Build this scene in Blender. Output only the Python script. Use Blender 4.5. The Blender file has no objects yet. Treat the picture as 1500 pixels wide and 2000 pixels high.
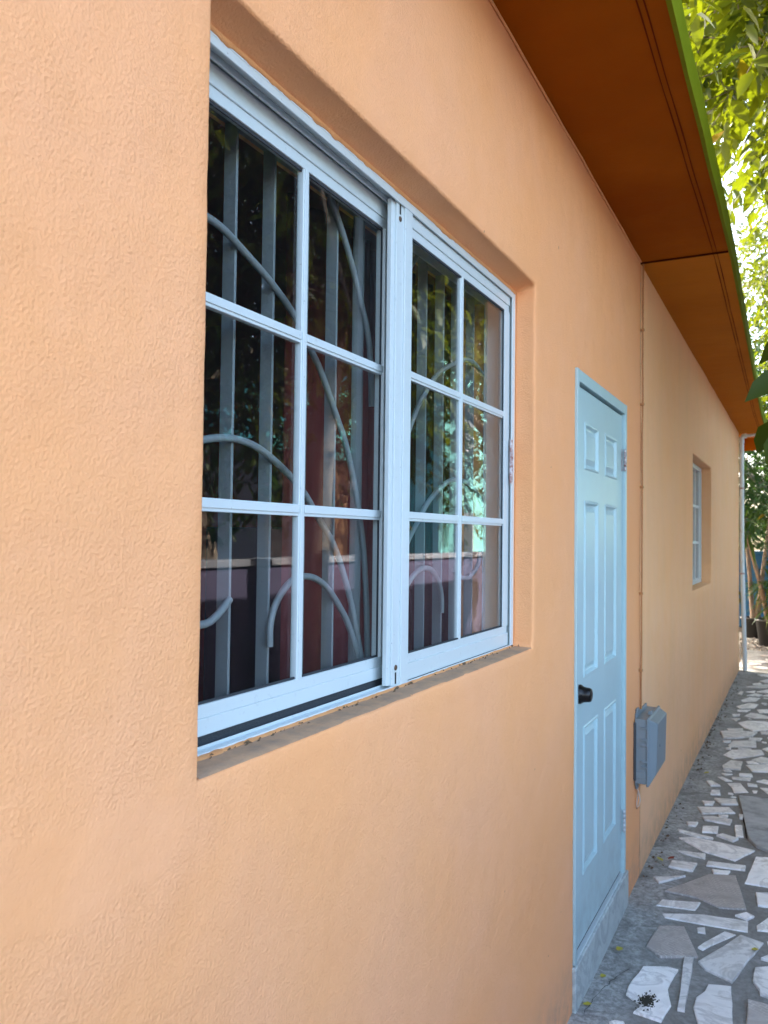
import bpy, bmesh, math, random
import numpy as np
from mathutils import Vector, noise
from mathutils.geometry import tessellate_polygon

R = math.radians
scene = bpy.context.scene
COL = scene.collection
random.seed(7)
rng = np.random.default_rng(11)

# ------------------------------------------------------------------ camera
CAM_D, CAM_H, FPX = 0.70, 1.61, 1600.0            # metres from the wall, eye height, focal length in photo pixels
YAW, PITCH, ROLL = R(27.016), R(1.734), R(0.679)
fw = Vector((-math.sin(YAW)*math.cos(PITCH), math.cos(YAW)*math.cos(PITCH), math.sin(PITCH)))
r0 = Vector((math.cos(YAW), math.sin(YAW), 0)); u0 = r0.cross(fw)
CR = math.cos(ROLL)*r0 + math.sin(ROLL)*u0
CU = -math.sin(ROLL)*r0 + math.cos(ROLL)*u0
EYE = Vector((CAM_D, 0, CAM_H))
cd = bpy.data.cameras.new('camera'); cam = bpy.data.objects.new('camera', cd); COL.objects.link(cam)
from mathutils import Matrix
cam.matrix_world = Matrix(((CR.x, CU.x, -fw.x, EYE.x), (CR.y, CU.y, -fw.y, EYE.y), (CR.z, CU.z, -fw.z, EYE.z), (0, 0, 0, 1)))
cd.sensor_width = 36; cd.lens = FPX/2000*36; cd.clip_start = 0.02; cd.clip_end = 2000
cd.dof.use_dof = True; cd.dof.focus_distance = 1.75; cd.dof.aperture_fstop = 8.5
scene.camera = cam
scene.render.resolution_x = 768; scene.render.resolution_y = 1024

# ------------------------------------------------------------------ light
SUN = Vector((-0.80, 0.42, 0.60)).normalized()     # direction towards the sun (behind the house)
w = bpy.data.worlds.new('World'); scene.world = w; w.use_nodes = True
nt = w.node_tree; bg = nt.nodes['Background']
sky = nt.nodes.new('ShaderNodeTexSky'); sky.sky_type = 'NISHITA'; sky.sun_disc = False
sky.sun_elevation = math.asin(SUN.z); sky.sun_rotation = math.atan2(SUN.x, SUN.y)
sky.dust_density = 4.0; sky.air_density = 1.0; sky.ozone_density = 1.0
nt.links.new(sky.outputs[0], bg.inputs[0]); bg.inputs[1].default_value = 0.15
sl = bpy.data.lights.new('sun', 'SUN'); sl.energy = 2.6; sl.angle = R(0.55); sl.color = (1.0, 0.94, 0.84)
so = bpy.data.objects.new('sun', sl); COL.objects.link(so); so.location = (0, 0, 20)
so.rotation_euler = (-SUN).to_track_quat('-Z', 'Y').to_euler()
vs = scene.view_settings; vs.view_transform = 'Standard'; vs.look = 'None'; vs.gamma = 1; vs.use_curve_mapping = False
vs.exposure = 3.28

# ------------------------------------------------------------------ pixel -> place helpers
def ray(px, py):
    return CR*((px-750)/FPX) - CU*((py-1000)/FPX) + fw
def on_x(px, py, X):
    d = ray(px, py); return EYE + d*((X-EYE.x)/d.x)
def on_z(px, py, Z):
    d = ray(px, py); return EYE + d*((Z-EYE.z)/d.z)

# ------------------------------------------------------------------ material helpers
def N(nt, t, **kw):
    n = nt.nodes.new(t)
    for k, v in kw.items():
        if k.startswith('i_'):
            key = k[2:].replace('_', ' ')
            n.inputs[key].default_value = v
        else: setattr(n, k, v)
    return n
def mat(name, color=(.5, .5, .5), rough=.6, metal=0, spec=.5):
    m = bpy.data.materials.new(name); m.use_nodes = True
    b = m.node_tree.nodes['Principled BSDF']
    b.inputs['Base Color'].default_value = (*color, 1); b.inputs['Roughness'].default_value = rough
    b.inputs['Metallic'].default_value = metal; b.inputs['Specular IOR Level'].default_value = spec
    return m
def L(m, a, b): m.node_tree.links.new(a, b)
def bsdf(m): return m.node_tree.nodes['Principled BSDF']
def coords(m): return N(m.node_tree, 'ShaderNodeTexCoord').outputs['Object']
def nz(m, scale, detail=4, rough=.55, vec=None, dist=0):
    n = N(m.node_tree, 'ShaderNodeTexNoise', i_Scale=scale, i_Detail=detail, i_Roughness=rough, i_Distortion=dist)
    L(m, vec if vec is not None else coords(m), n.inputs['Vector']); return n.outputs['Fac']
def ramp(m, fac, stops):
    r = N(m.node_tree, 'ShaderNodeValToRGB'); e = r.color_ramp.elements
    while len(e) > 1: e.remove(e[-1])
    for i, (p, c) in enumerate(stops):
        x = e[0] if i == 0 else e.new(p)
        x.position = p; x.color = (*c, 1) if len(c) == 3 else c
    L(m, fac, r.inputs[0]); return r.outputs[0]
def mth(m, op, a, b=0.0, c=None, clamp=False):
    n = N(m.node_tree, 'ShaderNodeMath', operation=op, use_clamp=clamp)
    for i, v in enumerate((a, b) if c is None else (a, b, c)):
        if isinstance(v, (int, float)): n.inputs[i].default_value = v
        else: L(m, v, n.inputs[i])
    return n.outputs[0]
def mixc(m, fac, a, b, mode='MIX'):
    n = N(m.node_tree, 'ShaderNodeMix', data_type='RGBA', blend_type=mode)
    if isinstance(fac, (int, float)): n.inputs[0].default_value = fac
    else: L(m, fac, n.inputs[0])
    for i, v in ((6, a), (7, b)):
        if isinstance(v, tuple): n.inputs[i].default_value = (*v, 1)
        else: L(m, v, n.inputs[i])
    return n.outputs[2]
def bump(m, h, strength=.3, dist=.002, prev=None):
    n = N(m.node_tree, 'ShaderNodeBump'); n.inputs['Strength'].default_value = strength; n.inputs['Distance'].default_value = dist
    L(m, h, n.inputs['Height'])
    if prev is not None: L(m, prev, n.inputs['Normal'])
    L(m, n.outputs[0], bsdf(m).inputs['Normal']); return n.outputs[0]
def band(m, v, lo, hi, soft):
    a = N(m.node_tree, 'ShaderNodeMapRange', interpolation_type='SMOOTHSTEP'); L(m, v, a.inputs[0])
    a.inputs[1].default_value = lo-soft; a.inputs[2].default_value = lo+soft
    b = N(m.node_tree, 'ShaderNodeMapRange', interpolation_type='SMOOTHSTEP'); L(m, v, b.inputs[0])
    b.inputs[1].default_value = hi-soft; b.inputs[2].default_value = hi+soft; b.inputs[3].default_value = 1; b.inputs[4].default_value = 0
    return mth(m, 'MULTIPLY', a.outputs[0], b.outputs[0])
def world_pos(m): return N(m.node_tree, 'ShaderNodeNewGeometry').outputs['Position']

M = {}
def plaster(name, c1, c2, speck, stip=1.0, patch=False, grime=None, spec=.14):
    m = mat(name, c1, .7, spec=spec); g = world_pos(m)
    big = nz(m, 1.1, 5, .6, g); mid = nz(m, 7, 4, .6, g)
    col = mixc(m, ramp(m, big, [(.35, (0, 0, 0)), (.68, (1, 1, 1))]), c1, c2)
    hue = nz(m, 2.3, 6, .65, g)
    col = mixc(m, ramp(m, hue, [(.40, (0, 0, 0)), (.66, (.55, .55, .55))]), col, (c1[0]*1.0, c1[1]*1.08, c1[2]*1.35))
    col = mixc(m, mth(m, 'MULTIPLY', mid, .10), col, (c1[0]*.7, c1[1]*.62, c1[2]*.55))
    if grime:                                        # weathering streaks running down the paint
        mp = N(m.node_tree, 'ShaderNodeMapping'); mp.inputs['Scale'].default_value = (1, 3.2, .6); L(m, g, mp.inputs[0])
        st = nz(m, 1.4, 6, .65, mp.outputs[0])
        col = mixc(m, ramp(m, st, [(.45, (0, 0, 0)), (.78, (.4, .4, .4))]), col, grime)
    sz_ = N(m.node_tree, 'ShaderNodeSeparateXYZ'); L(m, g, sz_.inputs[0])       # splash dirt near the ground
    lo = N(m.node_tree, 'ShaderNodeMapRange', interpolation_type='SMOOTHSTEP'); L(m, sz_.outputs[2], lo.inputs[0])
    lo.inputs[1].default_value = .02; lo.inputs[2].default_value = .30; lo.inputs[3].default_value = .55; lo.inputs[4].default_value = 0
    col = mixc(m, mth(m, 'MULTIPLY', lo.outputs[0], ramp(m, nz(m, 11, 6, .7, g), [(.35, (.1, .1, .1)), (.65, (1, 1, 1))])), col, (.33, .25, .18))
    sp = nz(m, 26, 2, .5, g)
    col = mixc(m, ramp(m, sp, [(.775, (0, 0, 0)), (.79, (speck, speck, speck))]), col, (.16, .08, .04))
    L(m, col, bsdf(m).inputs['Base Color'])
    h1 = nz(m, 215, 3, .55, g); h2 = nz(m, 42, 3, .5, g); h3 = nz(m, 9, 3, .5, g)
    h = mth(m, 'ADD', mth(m, 'MULTIPLY', h1, 1.0), mth(m, 'MULTIPLY', h2, .55))
    if patch:                                        # trowelled repair band left of the window sill
        sx = N(m.node_tree, 'ShaderNodeSeparateXYZ'); L(m, g, sx.inputs[0])
        wob = nz(m, 5, 5, .6, g)
        q = mth(m, 'ADD', sx.outputs[2], mth(m, 'MULTIPLY', wob, .10))
        q = mth(m, 'SUBTRACT', q, mth(m, 'MULTIPLY', sx.outputs[1], .02))
        pb = band(m, q, 1.235, 1.338, .006)
        yb = N(m.node_tree, 'ShaderNodeMapRange', interpolation_type='SMOOTHSTEP'); L(m, sx.outputs[1], yb.inputs[0])
        yb.inputs[1].default_value = .80; yb.inputs[2].default_value = .87; yb.inputs[3].default_value = 1; yb.inputs[4].default_value = 0
        pb = mth(m, 'MULTIPLY', pb, yb.outputs[0])
        keep = mth(m, 'SUBTRACT', 1.0, mth(m, 'MULTIPLY', pb, .62))
        h = mth(m, 'MULTIPLY', h, keep)
        h = mth(m, 'ADD', h, mth(m, 'MULTIPLY', pb, .62))
    h = mth(m, 'MULTIPLY', h, mth(m, 'ADD', mth(m, 'MULTIPLY', nz(m, 4.5, 4, .6, g), 1.5), .10))
    n1 = bump(m, h, .60*stip, .0046)
    bump(m, h3, .35, .012, n1)
    return m
M['wall'] = plaster('peach_wall_paint', (.90, .405, .170), (.90, .425, .19), .55, 1.0, True)
M['wall_far'] = plaster('weathered_wall_paint', (.93, .50, .235), (.93, .545, .29), .8, .8, False, (.78, .46, .25))
M['reveal'] = M['wall']
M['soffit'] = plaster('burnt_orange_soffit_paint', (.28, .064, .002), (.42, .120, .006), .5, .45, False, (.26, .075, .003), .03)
M['sofline'] = mat('dark_red_soffit_strip', (.13, .022, .004), .8, spec=.03)
M['caulk'] = mat('orange_caulk', (.74, .33, .12), .6); bump(M['caulk'], nz(M['caulk'], 220, 3), .5, .003)

m = M['green'] = mat('green_fascia_paint', (.16, .42, .06), .7, spec=.1)
g = world_pos(m); L(m, mixc(m, nz(m, 4, 5, .65, g), (.135, .165, .002), (.19, .23, .008)), bsdf(m).inputs['Base Color']); bump(m, nz(m, 60, 4, .6, g), .4, .004)
m = M['alu'] = mat('white_aluminium', (.66, .80, .90), .32, spec=.5)
g = world_pos(m)
col = mixc(m, ramp(m, nz(m, 55, 4, .7, g), [(.60, (0, 0, 0)), (.74, (.35, .35, .35))]), (.57, .635, .635), (.36, .40, .39))
col = mixc(m, ramp(m, nz(m, 190, 2, .5, g), [(.745, (0, 0, 0)), (.76, (.7, .7, .7))]), col, (.10, .10, .10))
L(m, col, bsdf(m).inputs['Base Color'])
M['brush'] = mat('dark_pile_seal', (.035, .04, .045), .95); bump(M['brush'], nz(M['brush'], 400, 3), .8, .003)
M['gap'] = mat('dark_gap', (.015, .015, .015), .9)
m = M['door'] = mat('pale_blue_door_paint', (.52, .72, .80), .34, spec=.45)
g = world_pos(m)
col = mixc(m, ramp(m, nz(m, 3.2, 5, .6, g), [(.35, (0, 0, 0)), (.75, (1, 1, 1))]), (.40, .56, .575), (.44, .59, .60))
col = mixc(m, ramp(m, nz(m, 60, 2, .5, g), [(.76, (0, 0, 0)), (.78, (.6, .6, .6))]), col, (.2, .25, .28))
sz_ = N(m.node_tree, 'ShaderNodeSeparateXYZ'); L(m, g, sz_.inputs[0])
lo = N(m.node_tree, 'ShaderNodeMapRange', interpolation_type='SMOOTHSTEP'); L(m, sz_.outputs[2], lo.inputs[0])
lo.inputs[1].default_value = .16; lo.inputs[2].default_value = .50; lo.inputs[3].default_value = .45; lo.inputs[4].default_value = .06
col = mixc(m, mth(m, 'MULTIPLY', lo.outputs[0], ramp(m, nz(m, 9, 7, .72, g), [(.40, (0, 0, 0)), (.68, (1, 1, 1))])), col, (.22, .24, .23))
L(m, col, bsdf(m).inputs['Base Color']); bump(m, nz(m, 14, 3, .5, g), .12, .004)
m = M['knob'] = mat('black_bronze', (.018, .016, .015), .28, .6)
m = M['hinge'] = mat('rusty_hinge', (.45, .42, .42), .5, .3)
g = world_pos(m); L(m, mixc(m, ramp(m, nz(m, 60, 4, .7, g), [(.42, (0, 0, 0)), (.6, (1, 1, 1))]), (.66, .62, .62), (.30, .13, .10)), bsdf(m).inputs['Base Color'])
M['hinge_painted'] = mat('painted_over_hinge', (.50, .52, .52), .5)
M['screw'] = mat('rusty_screw', (.14, .09, .06), .5, .7)
m = M['grille'] = mat('grey_grille_paint', (.21, .24, .25), .42)
bump(m, nz(m, 90, 3), .35, .003)
M['room'] = mat('dark_maroon_room', (.42, .030, .022), .8)
M['curtain'] = mat('maroon_curtain', (.13, .011, .010), .9)
M['navy'] = mat('navy_cupboard', (.008, .01, .03), .6)
# glass: clear pane, grey tint, real Fresnel reflection, specks of dust
m = M['glass'] = bpy.data.materials.new('tinted_window_glass'); m.use_nodes = True
t = m.node_tree; t.nodes.remove(t.nodes['Principled BSDF']); out = t.nodes['Material Output']
tr = N(t, 'ShaderNodeBsdfTransparent'); tr.inputs[0].default_value = (.95, .965, .96, 1)
gl = N(t, 'ShaderNodeBsdfGlossy'); gl.inputs['Roughness'].default_value = 0.0
fr = N(t, 'ShaderNodeFresnel'); gb_ = N(t, 'ShaderNodeNewGeometry')
bi = N(t, 'ShaderNodeMapRange'); bi.inputs[3].default_value = 1.42; bi.inputs[4].default_value = 1/1.42      # unrefracted thin pane: same Fresnel on both faces
t.links.new(gb_.outputs['Backfacing'], bi.inputs[0]); t.links.new(bi.outputs[0], fr.inputs[0])
mx = N(t, 'ShaderNodeMixShader'); t.links.new(fr.outputs[0], mx.inputs[0]); t.links.new(tr.outputs[0], mx.inputs[1]); t.links.new(gl.outputs[0], mx.inputs[2])
df = N(t, 'ShaderNodeBsdfDiffuse'); df.inputs[0].default_value = (.7, .7, .7, 1)
gg = N(t, 'ShaderNodeNewGeometry'); dn = N(t, 'ShaderNodeTexNoise', i_Scale=170.0, i_Detail=2.0); t.links.new(gg.outputs['Position'], dn.inputs['Vector'])
dr = N(t, 'ShaderNodeValToRGB'); dr.color_ramp.elements[0].position = .725; dr.color_ramp.elements[1].position = .745
dr.color_ramp.elements[0].color = (.003, .003, .003, 1); dr.color_ramp.elements[1].color = (.16, .16, .16, 1); t.links.new(dn.outputs['Fac'], dr.inputs[0])
m2 = N(t, 'ShaderNodeMixShader'); t.links.new(dr.outputs[0], m2.inputs[0]); t.links.new(mx.outputs[0], m2.inputs[1]); t.links.new(df.outputs[0], m2.inputs[2])
t.links.new(m2.outputs[0], out.inputs['Surface'])

m = M['concrete'] = mat('grey_path_concrete', (.2, .2, .2), .85)
g = world_pos(m)
col = ramp(m, nz(m, 3.5, 7, .68, g), [(.30, (.22, .215, .195)), (.5, (.42, .42, .395)), (.72, (.62, .62, .59))])
col = mixc(m, ramp(m, nz(m, 45, 5, .7, g), [(.40, (0, 0, 0)), (.66, (.75, .75, .75))]), col, (.12, .115, .10))
col = mixc(m, ramp(m, nz(m, 7, 7, .72, g, .8), [(.50, (0, 0, 0)), (.62, (.7, .7, .7))]), col, (.14, .135, .12))
col = mixc(m, ramp(m, nz(m, 12, 5, .7, g), [(.64, (0, 0, 0)), (.72, (.7, .7, .7))]), col, (.42, .43, .42))
sx_ = N(m.node_tree, 'ShaderNodeSeparateXYZ'); L(m, g, sx_.inputs[0])
edge = mth(m, 'ADD', sx_.outputs[0], mth(m, 'MULTIPLY', nz(m, 4, 5, .6, g), .30))
er = N(m.node_tree, 'ShaderNodeMapRange', interpolation_type='SMOOTHSTEP'); L(m, edge, er.inputs[0]); er.inputs[1].default_value = .26; er.inputs[2].default_value = .40
col = mixc(m, mth(m, 'MULTIPLY', er.outputs[0], mth(m, 'ADD', mth(m, 'MULTIPLY', nz(m, 9, 6, .7, g), .9), .20)), col, (.20, .185, .16))
L(m, col, bsdf(m).inputs['Base Color'])
bump(m, mth(m, 'ADD', nz(m, 120, 4, .65, g), mth(m, 'MULTIPLY', nz(m, 25, 4, .6, g), 1.5)), .6, .005)
m = M['cover'] = mat('pale_cover_concrete', (.4, .4, .4), .85); g = world_pos(m)
L(m, ramp(m, nz(m, 8, 7, .7, g), [(.3, (.20, .20, .19)), (.5, (.38, .385, .37)), (.75, (.55, .55, .53))]), bsdf(m).inputs['Base Color']); bump(m, nz(m, 70, 5, .65, g), .5, .004)
M['crack'] = mat('dark_crack', (.02, .02, .018), .95)
def marble(name, base, vein, dirt):
    m = mat(name, base, .30, spec=.5); g = world_pos(m)
    oi = N(m.node_tree, 'ShaderNodeObjectInfo')
    v = N(m.node_tree, 'ShaderNodeVectorMath', operation='ADD'); L(m, g, v.inputs[0])
    cb = N(m.node_tree, 'ShaderNodeCombineXYZ'); rr = mth(m, 'MULTIPLY', oi.outputs['Random'], 37.0)
    for i in range(3): L(m, rr, cb.inputs[i])
    L(m, cb.outputs[0], v.inputs[1])
    vec = v.outputs[0]
    f1 = nz(m, 4, 7, .62, vec, 1.2); f2 = nz(m, 9, 7, .7, vec, 1.6)
    col = mixc(m, ramp(m, f1, [(.40, (0, 0, 0)), (.47, (.8, .8, .8)), (.52, (.05, .05, .05)), (.70, (.5, .5, .5))]), base, vein)
    col = mixc(m, ramp(m, f2, [(.54, (0, 0, 0)), (.70, (.75, .75, .75))]), col, dirt)
    val = N(m.node_tree, 'ShaderNodeHueSaturation'); L(m, col, val.inputs['Color'])
    L(m, mth(m, 'ADD', mth(m, 'MULTIPLY', oi.outputs['Random'], .35), .80), val.inputs['Value'])
    L(m, val.outputs[0], bsdf(m).inputs['Base Color'])
    L(m, mth(m, 'ADD', mth(m, 'MULTIPLY', f2, .5), .15), bsdf(m).inputs['Roughness'])
    bump(m, nz(m, 60, 4, .6, vec), .15, .002)
    return m
M['marble'] = marble('white_grey_marble', (.93, .90, .85), (.54, .52, .49), (.46, .42, .36))
M['marble_tan'] = marble('brown_grey_marble', (.40, .36, .33), (.50, .46, .42), (.26, .25, .22))
m = M['marble_tan']; t = m.node_tree; g = world_pos(m)             # cut from old patterned floor tiles: faint scored lines
mp = N(t, 'ShaderNodeMapping'); mp.inputs['Rotation'].default_value = (0, 0, .5); L(m, g, mp.inputs[0])
bk = N(t, 'ShaderNodeTexBrick', i_Scale=16.0); bk.inputs['Mortar Size'].default_value = .018; L(m, mp.outputs[0], bk.inputs['Vector'])
old = bsdf(m).inputs['Base Color'].links[0].from_socket
lin = mth(m, 'MULTIPLY', bk.outputs['Fac'], ramp(m, nz(m, 10, 4, .6, g), [(.42, (0, 0, 0)), (.58, (.8, .8, .8))]))
L(m, mixc(m, lin, old, (.66, .62, .57)), bsdf(m).inputs['Base Color'])
M['marble_step'] = marble('grey_marble_step', (.55, .61, .58), (.32, .36, .36), (.42, .46, .43))
m = M['box'] = mat('grey_plastic', (.25, .315, .35), .42)
L(m, mixc(m, nz(m, 8, 5), (.175, .215, .23), (.22, .26, .275)), bsdf(m).inputs['Base Color'])
M['box_dark'] = mat('dark_grey_plastic', (.05, .05, .05), .6)
M['wire'] = mat('brown_painted_wire', (.42, .18, .06), .6)
M['wire2'] = mat('pale_wire', (.55, .42, .32), .6)
m = M['pvc'] = mat('white_pvc', (.68, .78, .80), .4)
L(m, mixc(m, ramp(m, nz(m, 9, 5, .7), [(.55, (0, 0, 0)), (.7, (.5, .5, .5))]), (.70, .79, .80), (.45, .36, .26)), bsdf(m).inputs['Base Color'])
m = M['ground'] = mat('packed_earth', (.2, .17, .13), .95)
g = world_pos(m); L(m, ramp(m, nz(m, 2.2, 8, .7, g), [(.3, (.06, .05, .036)), (.55, (.12, .105, .085)), (.75, (.19, .175, .145))]), bsdf(m).inputs['Base Color']); bump(m, nz(m, 40, 5, .7, g), .6, .02)
m = M['pebble'] = mat('pebbles', (.35, .33, .29), .8)
L(m, ramp(m, nz(m, 30, 2), [(.3, (.10, .09, .08)), (.7, (.26, .24, .21))]), bsdf(m).inputs['Base Color'])
M['lavender'] = mat('lavender_boundary_paint', (.10, .085, .16), .7); bump(M['lavender'], nz(M['lavender'], 60, 4), .3, .004)
M['cap'] = mat('pale_wall_cap', (.30, .30, .34), .7)
M['blue'] = mat('blue_wall_paint', (.02, .16, .34), .6); bump(M['blue'], nz(M['blue'], 30, 4), .3, .01)
M['siding'] = mat('pinkish_siding', (.22, .17, .175), .6)
M['ochre'] = mat('ochre_trim', (.26, .13, .05), .6)
M['turq'] = mat('turquoise_paint', (.09, .48, .46), .6)
M['turqhouse'] = mat('pale_turquoise_render', (.12, .40, .40), .7)
M['shut'] = mat('dark_red_shutter', (.16, .03, .025), .6)
M['roofn'] = mat('grey_metal_roof', (.30, .31, .31), .45, .3)
M['pane2'] = mat('dark_far_pane', (.03, .035, .04), .08)
M['pot'] = mat('black_plastic_pot', (.025, .027, .03), .45)
M['soil'] = mat('potting_soil', (.05, .035, .025), .95)
M['crate'] = mat('yellow_tub', (.55, .42, .05), .5)
M['stone'] = mat('pale_rock', (.42, .36, .29), .9); bump(M['stone'], nz(M['stone'], 12, 5), .7, .03)
M['debris'] = mat('dry_leaf_litter', (.12, .075, .04), .9)
M['moss'] = mat('black_moss', (.035, .032, .02), .95)
def bark(name, a, b):
    m = mat(name, a, .9); mp = N(m.node_tree, 'ShaderNodeMapping'); mp.inputs['Scale'].default_value = (1, 1, .3); L(m, coords(m), mp.inputs[0])
    f = nz(m, 14, 6, .65, mp.outputs[0]); L(m, ramp(m, f, [(.35, a), (.7, b)]), bsdf(m).inputs['Base Color']); bump(m, f, .7, .02); return m
M['bark'] = bark('grey_brown_bark', (.09, .065, .05), (.24, .19, .15))
M['bark_pale'] = bark('pale_tan_bark', (.16, .12, .09), (.36, .29, .22))
def leafmat(name, dark, mid, light, trans, tf=.5):
    m = bpy.data.materials.new(name); m.use_nodes = True; t = m.node_tree; b = t.nodes['Principled BSDF']
    at = N(t, 'ShaderNodeAttribute', attribute_name='rnd')
    col = ramp(m, at.outputs['Fac'], [(0, dark), (.5, mid), (.95, light), (.985, (.40, .17, .01))])
    L(m, col, b.inputs['Base Color']); b.inputs['Roughness'].default_value = .42; b.inputs['Specular IOR Level'].default_value = .22
    tl = N(t, 'ShaderNodeBsdfTranslucent')
    L(m, mixc(m, .6, col, trans), tl.inputs[0])
    mx = N(t, 'ShaderNodeMixShader'); mx.inputs[0].default_value = tf
    L(m, b.outputs[0], mx.inputs[1]); L(m, tl.outputs[0], mx.inputs[2]); L(m, mx.outputs[0], t.nodes['Material Output'].inputs['Surface'])
    return m
M['leaf'] = leafmat('yellow_green_leaf', (.012, .032, .003), (.040, .072, .004), (.105, .122, .005), (.16, .18, .003), .45)
M['leaf_dark'] = leafmat('dark_green_leaf', (.012, .035, .008), (.026, .062, .012), (.05, .095, .02), (.07, .15, .02), .35)
M['strap'] = leafmat('strap_leaf', (.02, .06, .012), (.045, .10, .022), (.12, .17, .035), (.14, .25, .03), .3)
M['yleaf'] = mat('fallen_yellow_leaf', (.42, .36, .03), .5)
M['rleaf'] = mat('fallen_red_leaf', (.22, .03, .015), .5)

# ------------------------------------------------------------------ mesh helpers
class MB:
    def __init__(s): s.v = []; s.f = []; s.sm = []
    def add(s, vs, fs, smooth=False):
        o = len(s.v); s.v += [tuple(v) for v in vs]; s.f += [tuple(i+o for i in f) for f in fs]; s.sm += [smooth]*len(fs); return s
    def box(s, x0, x1, y0, y1, z0, z1):
        vs = [(x, y, z) for x in (x0, x1) for y in (y0, y1) for z in (z0, z1)]
        return s.add(vs, [(0, 1, 3, 2), (4, 6, 7, 5), (0, 4, 5, 1), (2, 3, 7, 6), (0, 2, 6, 4), (1, 5, 7, 3)])
    def tube(s, pts, rad, n=8, caps=True):
        pts = [Vector(p) for p in pts]
        rads = list(np.interp(np.linspace(0, 1, len(pts)), np.linspace(0, 1, len(rad)), rad)) if isinstance(rad, (list, tuple)) else [rad]*len(pts)
        vs = []; prev = None
        for i, p in enumerate(pts):
            d = (pts[min(i+1, len(pts)-1)] - pts[max(i-1, 0)]).normalized()
            a = prev if prev is not None else (Vector((0, 0, 1)) if abs(d.z) < .9 else Vector((1, 0, 0)))
            a = (a - d*a.dot(d)).normalized(); prev = a; b = d.cross(a)
            vs += [p + (a*math.cos(2*math.pi*k/n) + b*math.sin(2*math.pi*k/n))*rads[i] for k in range(n)]
        fs = [(i*n+k, i*n+(k+1) % n, (i+1)*n+(k+1) % n, (i+1)*n+k) for i in range(len(pts)-1) for k in range(n)]
        s.add(vs, fs, True)
        if caps:
            s.add(vs[:n], [tuple(range(n))[::-1]]); s.add(vs[-n:], [tuple(range(n))])
        return s
    def lathe(s, prof, o, axis, n=24):
        o = Vector(o); ax = Vector(axis).normalized()
        a = Vector((0, 0, 1)) if abs(ax.z) < .9 else Vector((1, 0, 0)); a = (a-ax*a.dot(ax)).normalized(); b = ax.cross(a)
        vs = [o+ax*h+(a*math.cos(2*math.pi*k/n)+b*math.sin(2*math.pi*k/n))*r for h, r in prof for k in range(n)]
        fs = [(i*n+k, i*n+(k+1) % n, (i+1)*n+(k+1) % n, (i+1)*n+k) for i in range(len(prof)-1) for k in range(n)]
        return s.add(vs, fs, True)
    def prism(s, poly, z0, z1, bev=0.0):
        """horizontal polygon slab, slightly chamfered top edge"""
        n = len(poly); c = Vector((sum(p[0] for p in poly)/n, sum(p[1] for p in poly)/n))
        top = []
        for p in poly:
            d = Vector((p[0], p[1]))-c; k = max(0, 1-bev/max(d.length, .001)); top.append((c.x+d.x*k, c.y+d.y*k, z1))
        vs = [(p[0], p[1], z0) for p in poly] + [(p[0], p[1], z1-bev*.6) for p in poly] + top
        fs = [(i, (i+1) % n, n+(i+1) % n, n+i) for i in range(n)] + [(n+i, n+(i+1) % n, 2*n+(i+1) % n, 2*n+i) for i in range(n)]
        tri = tessellate_polygon([[Vector(t) for t in top]])
        fs += [tuple(2*n+i for i in t3) for t3 in tri]
        return s.add(vs, fs)
ORIGIN = {}
def finish(o, parent, label=None):
    if parent is not None: o.parent = parent
    if label: o['label'] = label
def build(name, mb, m, parent=None, bevel=0, origin=None, label=None, seg=2):
    org = Vector(origin) if origin is not None else (Vector(ORIGIN[parent.name]) if parent is not None else Vector((0, 0, 0)))
    me = bpy.data.meshes.new(name)
    me.from_pydata([tuple(Vector(v)-org) for v in mb.v], [], mb.f); me.polygons.foreach_set('use_smooth', mb.sm)
    bm = bmesh.new(); bm.from_mesh(me); bmesh.ops.recalc_face_normals(bm, faces=bm.faces); bm.to_mesh(me); bm.free()
    me.materials.append(m); me.update()
    o = bpy.data.objects.new(name, me); COL.objects.link(o)
    if parent is None: o.location = org
    ORIGIN[o.name] = org
    if bevel:
        b = o.modifiers.new('bevel', 'BEVEL'); b.width = bevel; b.segments = seg; b.limit_method = 'ANGLE'; b.harden_normals = False
    finish(o, parent, label); return o
def thing(name, loc, label, cat, group=None):
    o = bpy.data.objects.new(name, None); COL.objects.link(o); o.location = loc; ORIGIN[o.name] = Vector(loc)
    o['label'] = label; o['category'] = cat
    if group: o['group'] = group
    return o
def tag(o, label=None, cat=None, group=None, kind=None):
    for k, v in (('label', label), ('category', cat), ('group', group), ('kind', kind)):
        if v: o[k] = v
    return o
def bx(*a): return MB().box(*a)

# ------------------------------------------------------------------ ground and path
gs = MB().add([(-120, -120, -.03), (120, -120, -.03), (120, 160, -.03), (-120, 160, -.03)], [(0, 1, 2, 3)])
tag(build('ground', gs, M['ground']), kind='structure')
ys = np.linspace(-4, 13.3, 174); xs = np.linspace(-.04, 1.75, 19); pv = []; pf = []
for y in ys:
    for x in xs: pv.append((x, y, .004*noise.noise(Vector((x*2, y*2, 0))) + .0015*noise.noise(Vector((x*11, y*11, 3)))))
nx = len(xs)
for j in range(len(ys)-1):
    for i in range(nx-1): a = j*nx+i; pf.append((a, a+1, a+nx+1, a+nx))
path = tag(build('path', MB().add(pv, pf, True), M['concrete']), kind='structure')

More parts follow.
